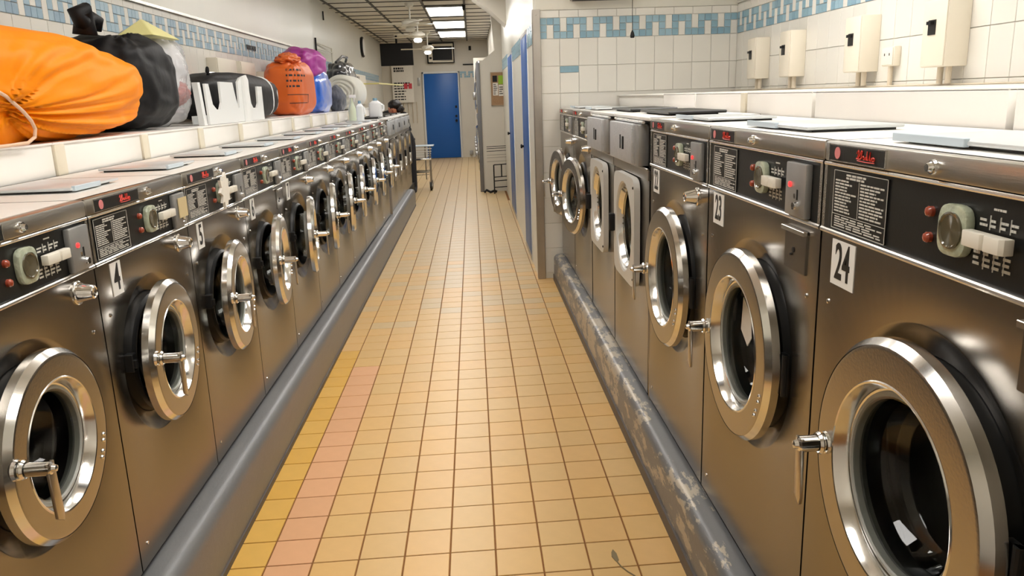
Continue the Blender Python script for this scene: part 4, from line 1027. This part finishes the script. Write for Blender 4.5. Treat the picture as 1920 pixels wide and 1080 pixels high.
o = build('ceiling_sensor', MB().cone((-.06, 12.6, CEIL-.012), (-.06, 12.6, CEIL-.10), .03, .02, 10), M_dkplastic); tag(o, 'small dark sensor hanging from the ceiling beside the light panel', 'sensor')

# stacked dryers along the right of the back room
dm = None
for k in range(6):
    y0 = 12.86+k*1.04
    if k == 0:
        t = empty('stack_dryer', (.10, y0, 0))
        build('cabinet', BX(.02, .32, 0, 1.0, .04, 2.04), M_dryer, parent=t, bevel=.006)
        build('middle_band', BX(0.0, .02, .01, .99, 1.02, 1.10), M_dryergrey, parent=t, bevel=.004)
        build('top_panel', BX(0.0, .02, .01, .99, 1.88, 2.03), M_dryergrey, parent=t, bevel=.004)
        for zc in (.56, 1.50):
            dr = build('dryer_door', MB().lathe([(.0001, .0), (.25, 0), (.29, .0), (.30, -.02), (.27, -.045), (.20, -.05), (.18, -.03), (.0001, -.055)], (.02, .5, zc), 32, axis='x'), M_bright, parent=t)
            build('handle', MB().box(-.07, -.02, .16, .20, zc-.06, zc+.06), M_dryer, parent=dr, bevel=.005)
        build('kick_plate', BX(.03, .3, .01, .99, 0, .04), M_dkplastic, parent=t)
        dm = t
    else: t = copy_tree(dm); t.location = (.10, y0, 0)
    tag(t, '%s steel stack dryer along the right side of the back room' % ['nearest', 'second', 'third', 'fourth', 'fifth', 'farthest'][k], 'dryer', 'stack dryers of the back room')
o = build('dryer_end_panel', BX(.085, .145, 12.66, 12.695, 0.0, 2.0), M_dryergrey, bevel=.003); tag(o, 'narrow dark grey end panel of the dryer row beside the partition', 'panel')
# cork board
t = empty('cork_board', (.32, 12.69, 1.36))
build('cork', BX(0, .21, -.012, 0, 0, .48), M_cork, parent=t)
build('board_frame', MB().box(-.012, 0, -.018, 0, -.012, .492).box(-.012, .21, -.018, 0, -.012, 0).box(-.012, .21, -.018, 0, .48, .492), M_wood, parent=t)
build('green_sheet', BX(.11, .21, -.016, -.012, .31, .44), M_green, parent=t)
build('white_sheet', BX(.02, .10, -.015, -.012, .14, .33), M_paper, parent=t)
build('white_sheet', BX(.11, .20, -.015, -.012, .13, .30), M_paper, parent=t)
build('dark_sheet', BX(.02, .09, -.015, -.012, .345, .44), M_dkplastic, parent=t)
mk = print_lines(.03, .09, .15, .32, 6, 3, -.016, .8); q2 = print_lines(.12, .19, .15, .28, 4, 5, -.016, .8); mk.add(q2.v, q2.f)
o = build('lettering', mk, M_black, parent=t, weld=False); o['kind'] = 'stuff'
tag(t, 'cork board with green and white sheets on the partition wall', 'notice board')
# folding wire rack before the partition
t = empty('wire_rack', (.20, 12.35, 0))
mb = MB()
for x in (.10, .34): mb.tube([(x, 0, 0), (x, 0, .45)], .010, 6)
mb.tube([(.34, 0, .45), (.34, 0, .73)], .008, 6)
build('legs', mb, M_dkplastic, parent=t)
for z in (.10, .20, .26, .45): build('rung', MB().tube([(.10, 0, z), (.34, 0, z+.01)], .008, 6), M_dkplastic, parent=t)
build('upright', MB().tube([(.22, 0, .26), (.22, 0, .45)], .010, 6), M_dkplastic, parent=t)
for z in (.50, .56, .60, .66, .70, .73): build('wire_shelf', MB().tube([(.0, .02, z), (.34, .02, z+.008)], .005, 6), M_guard if z < .66 else M_dkplastic, parent=t)
build('floor_clutter', MB().tube([(-.06, .1, .02), (-.02, .12, .05), (.04, .08, .02), (.10, .1, .04), (.14, .1, .02)], .02, 7), M_dkplastic, parent=t)
tag(t, 'black folding wire rack standing in front of the partition', 'rack')
# shopping-style laundry cart
t = empty('laundry_cart', (-.86, 13.3, 0)); t.scale = (1, 1, .92)
for k, z in enumerate((.74, .69, .65, .61)):
    build('basket_bar', BX(-.18, .17-.008*k, -.17+.02*k, -.13+.02*k, z, z+.016), M_white, parent=t)
build('top_tray', MB().box(-.19, .20, -.17, .17, .785, .80), M_lidblue, parent=t, bevel=.003)
build('lower_tray', MB().box(-.18, .15, -.16, .14, .545, .575), M_bright, parent=t, bevel=.003)
build('base_frame', MB().box(-.17, .11, -.15, -.13, .32, .345).box(-.17, .11, -.15, -.13, .28, .29).box(-.17, .11, .12, .14, .32, .345), M_bright, parent=t)
for (x, y) in ((.13, -.14), (.06, -.14), (-.17, .12), (.13, .12), (-.17, -.14)):
    build('post', MB().cone((x, y, .13 if x != .06 else .2), (x, y, .79), .010, .010, 8), M_guard, parent=t)
for (x, y) in ((.13, -.14), (-.15, -.14), (.13, .12), (-.15, .12)):
    wh = build('caster', MB().cone((x-.015, y, .075), (x+.015, y, .075), .075, .075, 22), M_dkplastic, parent=t)
    build('hub', MB().cone((x-.022, y, .075), (x+.022, y, .075), .03, .03, 14).box(x-.024, x-.018, y-.012, y+.012, .07, .17).box(x+.018, x+.024, y-.012, y+.012, .07, .17), M_guard, parent=wh)
tag(t, 'chrome laundry cart with bar basket and black casters before the blue door', 'cart')
o = blob('dark_bag', (-1.16, 13.85, .962), (.10, .12, .12), M_darkcloth, lump=.3, seed=50)
tag(o, 'small dark bag on the stool behind the laundry cart', 'bag')
t = empty('bag_stool', (-1.16, 13.85, 0))
build('seat', MB().cone((0, 0, .80), (0, 0, .83), .16, .16, 20), M_dkplastic, parent=t)
for k in range(4): build('leg', MB().cone((.13*math.cos(k*PI/2+.7), .13*math.sin(k*PI/2+.7), .80), (.17*math.cos(k*PI/2+.7), .17*math.sin(k*PI/2+.7), 0), .012, .012, 8), M_dkplastic, parent=t)
tag(t, 'dark stool at the end of the left washer row', 'stool')

# ------------------------------------------------------------------ person bending behind the last left washer
def skin_body(name, verts, edges, radii, m, parent, sub=2):
    me = bpy.data.meshes.new(name); me.from_pydata(verts, edges, [])
    o = bpy.data.objects.new(name, me); COL.objects.link(o)
    md = o.modifiers.new('skin', 'SKIN'); md.use_smooth_shade = True
    sv = me.skin_vertices[0].data if me.skin_vertices else None
    if sv is None:
        me.attributes
        bm = bmesh.new(); bm.from_mesh(me); bm.verts.layers.skin.verify(); bm.to_mesh(me); bm.free(); sv = me.skin_vertices[0].data
    for i, r in enumerate(radii):
        sv[i].radius = r if isinstance(r, tuple) else (r, r); sv[i].use_root = (i == 0)
    ss = o.modifiers.new('sub', 'SUBSURF'); ss.levels = sub; ss.render_levels = sub
    dg = bpy.context.evaluated_depsgraph_get(); dg.update()
    me2 = bpy.data.meshes.new_from_object(o.evaluated_get(dg), depsgraph=dg)
    bpy.data.objects.remove(o)
    me2.materials.clear(); me2.materials.append(m)
    for p in me2.polygons: p.use_smooth = True
    ob = bpy.data.objects.new(name, me2); COL.objects.link(ob); ob.parent = parent
    return ob
per = empty('person', (-1.18, 12.62, 0))
# bending forward to the left (towards -x) over the last washer: hips at .95, head at 1.4
bv = [(.10, .12, .93), (.06, .08, 1.05), (.0, .0, 1.18), (-.03, -.08, 1.26), (-.03, -.13, 1.30), (-.02, -.18, 1.335),
      (.19, .12, .88), (.20, .13, .48), (.21, .16, .09), (.21, .04, .04),
      (.01, .12, .88), (.0, .14, .48), (.0, .18, .09), (.0, .06, .04),
      (.13, -.06, 1.27), (.19, -.14, 1.05), (.12, -.26, 1.0), (.08, -.30, .99),
      (-.20, -.06, 1.27), (-.26, -.14, 1.05), (-.20, -.26, 1.0), (-.16, -.30, .99)]
be = [(0, 1), (1, 2), (2, 3), (3, 4), (4, 5), (0, 6), (6, 7), (7, 8), (8, 9), (0, 10), (10, 11), (11, 12), (12, 13), (3, 14), (14, 15), (15, 16), (16, 17), (3, 18), (18, 19), (19, 20), (20, 21)]
br = [(.15, .11), (.13, .10), (.14, .10), (.13, .09), .055, .05, .085, .06, .042, .035, .085, .06, .042, .035, .055, .042, .032, .025, .055, .042, .032, .025]
skin_body('body', bv, be, br, M_darkcloth, per)
hx_, hy_, hz_ = -.02, -.22, 1.355
head = blob('head', (hx_, hy_, hz_), (.078, .10, .112), M_skin, parent=per, nu=32, nv=24, seed=60)
build('nose', MB().cone((hx_, hy_-.095, hz_-.01), (hx_, hy_-.122, hz_-.03), .010, .014, 8), M_skin, parent=head)
build('ear', MB().lathe([(.0001, 0), (.02, .002), (.026, .01), (.0001, .012)], (hx_+.076, hy_+.005, hz_), 12, axis='x'), M_skin, parent=head)
build('eyes', MB().lathe([(.0001, -.10), (.009, -.097), (.009, -.09)], (hx_-.03, hy_, hz_+.005), 10).lathe([(.0001, -.10), (.009, -.097), (.009, -.09)], (hx_+.03, hy_, hz_+.005), 10), M_dkplastic, parent=head)
build('mouth', BX(hx_-.022, hx_+.022, hy_-.098, hy_-.088, hz_-.058, hz_-.050), M_redcloth, parent=head, bevel=.003)
blob('hair', (hx_+.025, hy_-.005, hz_+.050), (.105, .118, .082), M_hair, parent=per, lump=.10, seed=61, nu=40, nv=28)
blob('hair_back', (hx_+.095, hy_+.0, hz_-.01), (.065, .10, .075), M_hair, parent=per, lump=.2, seed=62, nu=30, nv=20)
for s in (-1, 1):
    bx_ = .08 if s > 0 else -.16
    for k in range(4):
        build('finger', MB().tube([(bx_-.02+k*.014, -.30, .99), (bx_-.02+k*.014, -.345-.006*(k in (1, 2)), .985), (bx_-.02+k*.014, -.37, .965)], [.009, .008, .006], 6), M_skin, parent=per)
    build('thumb', MB().tube([(bx_-s*.02, -.295, .985), (bx_-s*.045, -.32, .975), (bx_-s*.045, -.345, .965)], [.010, .009, .007], 6), M_skin, parent=per)
tag(per, 'dark-haired person in dark clothes bending down beyond the left washer row', 'person')

# leaf lying on the floor tiles near the camera
t = build('dry_leaf', MB().prism([(.395, 2.285), (.402, 2.262), (.408, 2.250), (.415, 2.264), (.414, 2.300), (.406, 2.325), (.398, 2.308)], 'z', .0005, .003).tube([(.408, 2.252, .002), (.416, 2.225, .002), (.432, 2.195, .002), (.45, 2.17, .002)], .0022, 6), mat('dry_leaf', (0.22, 0.17, 0.09, 1), 0.8))
tag(t, 'small dry leaf with a stalk lying on the floor tiles near the camera', 'leaf')
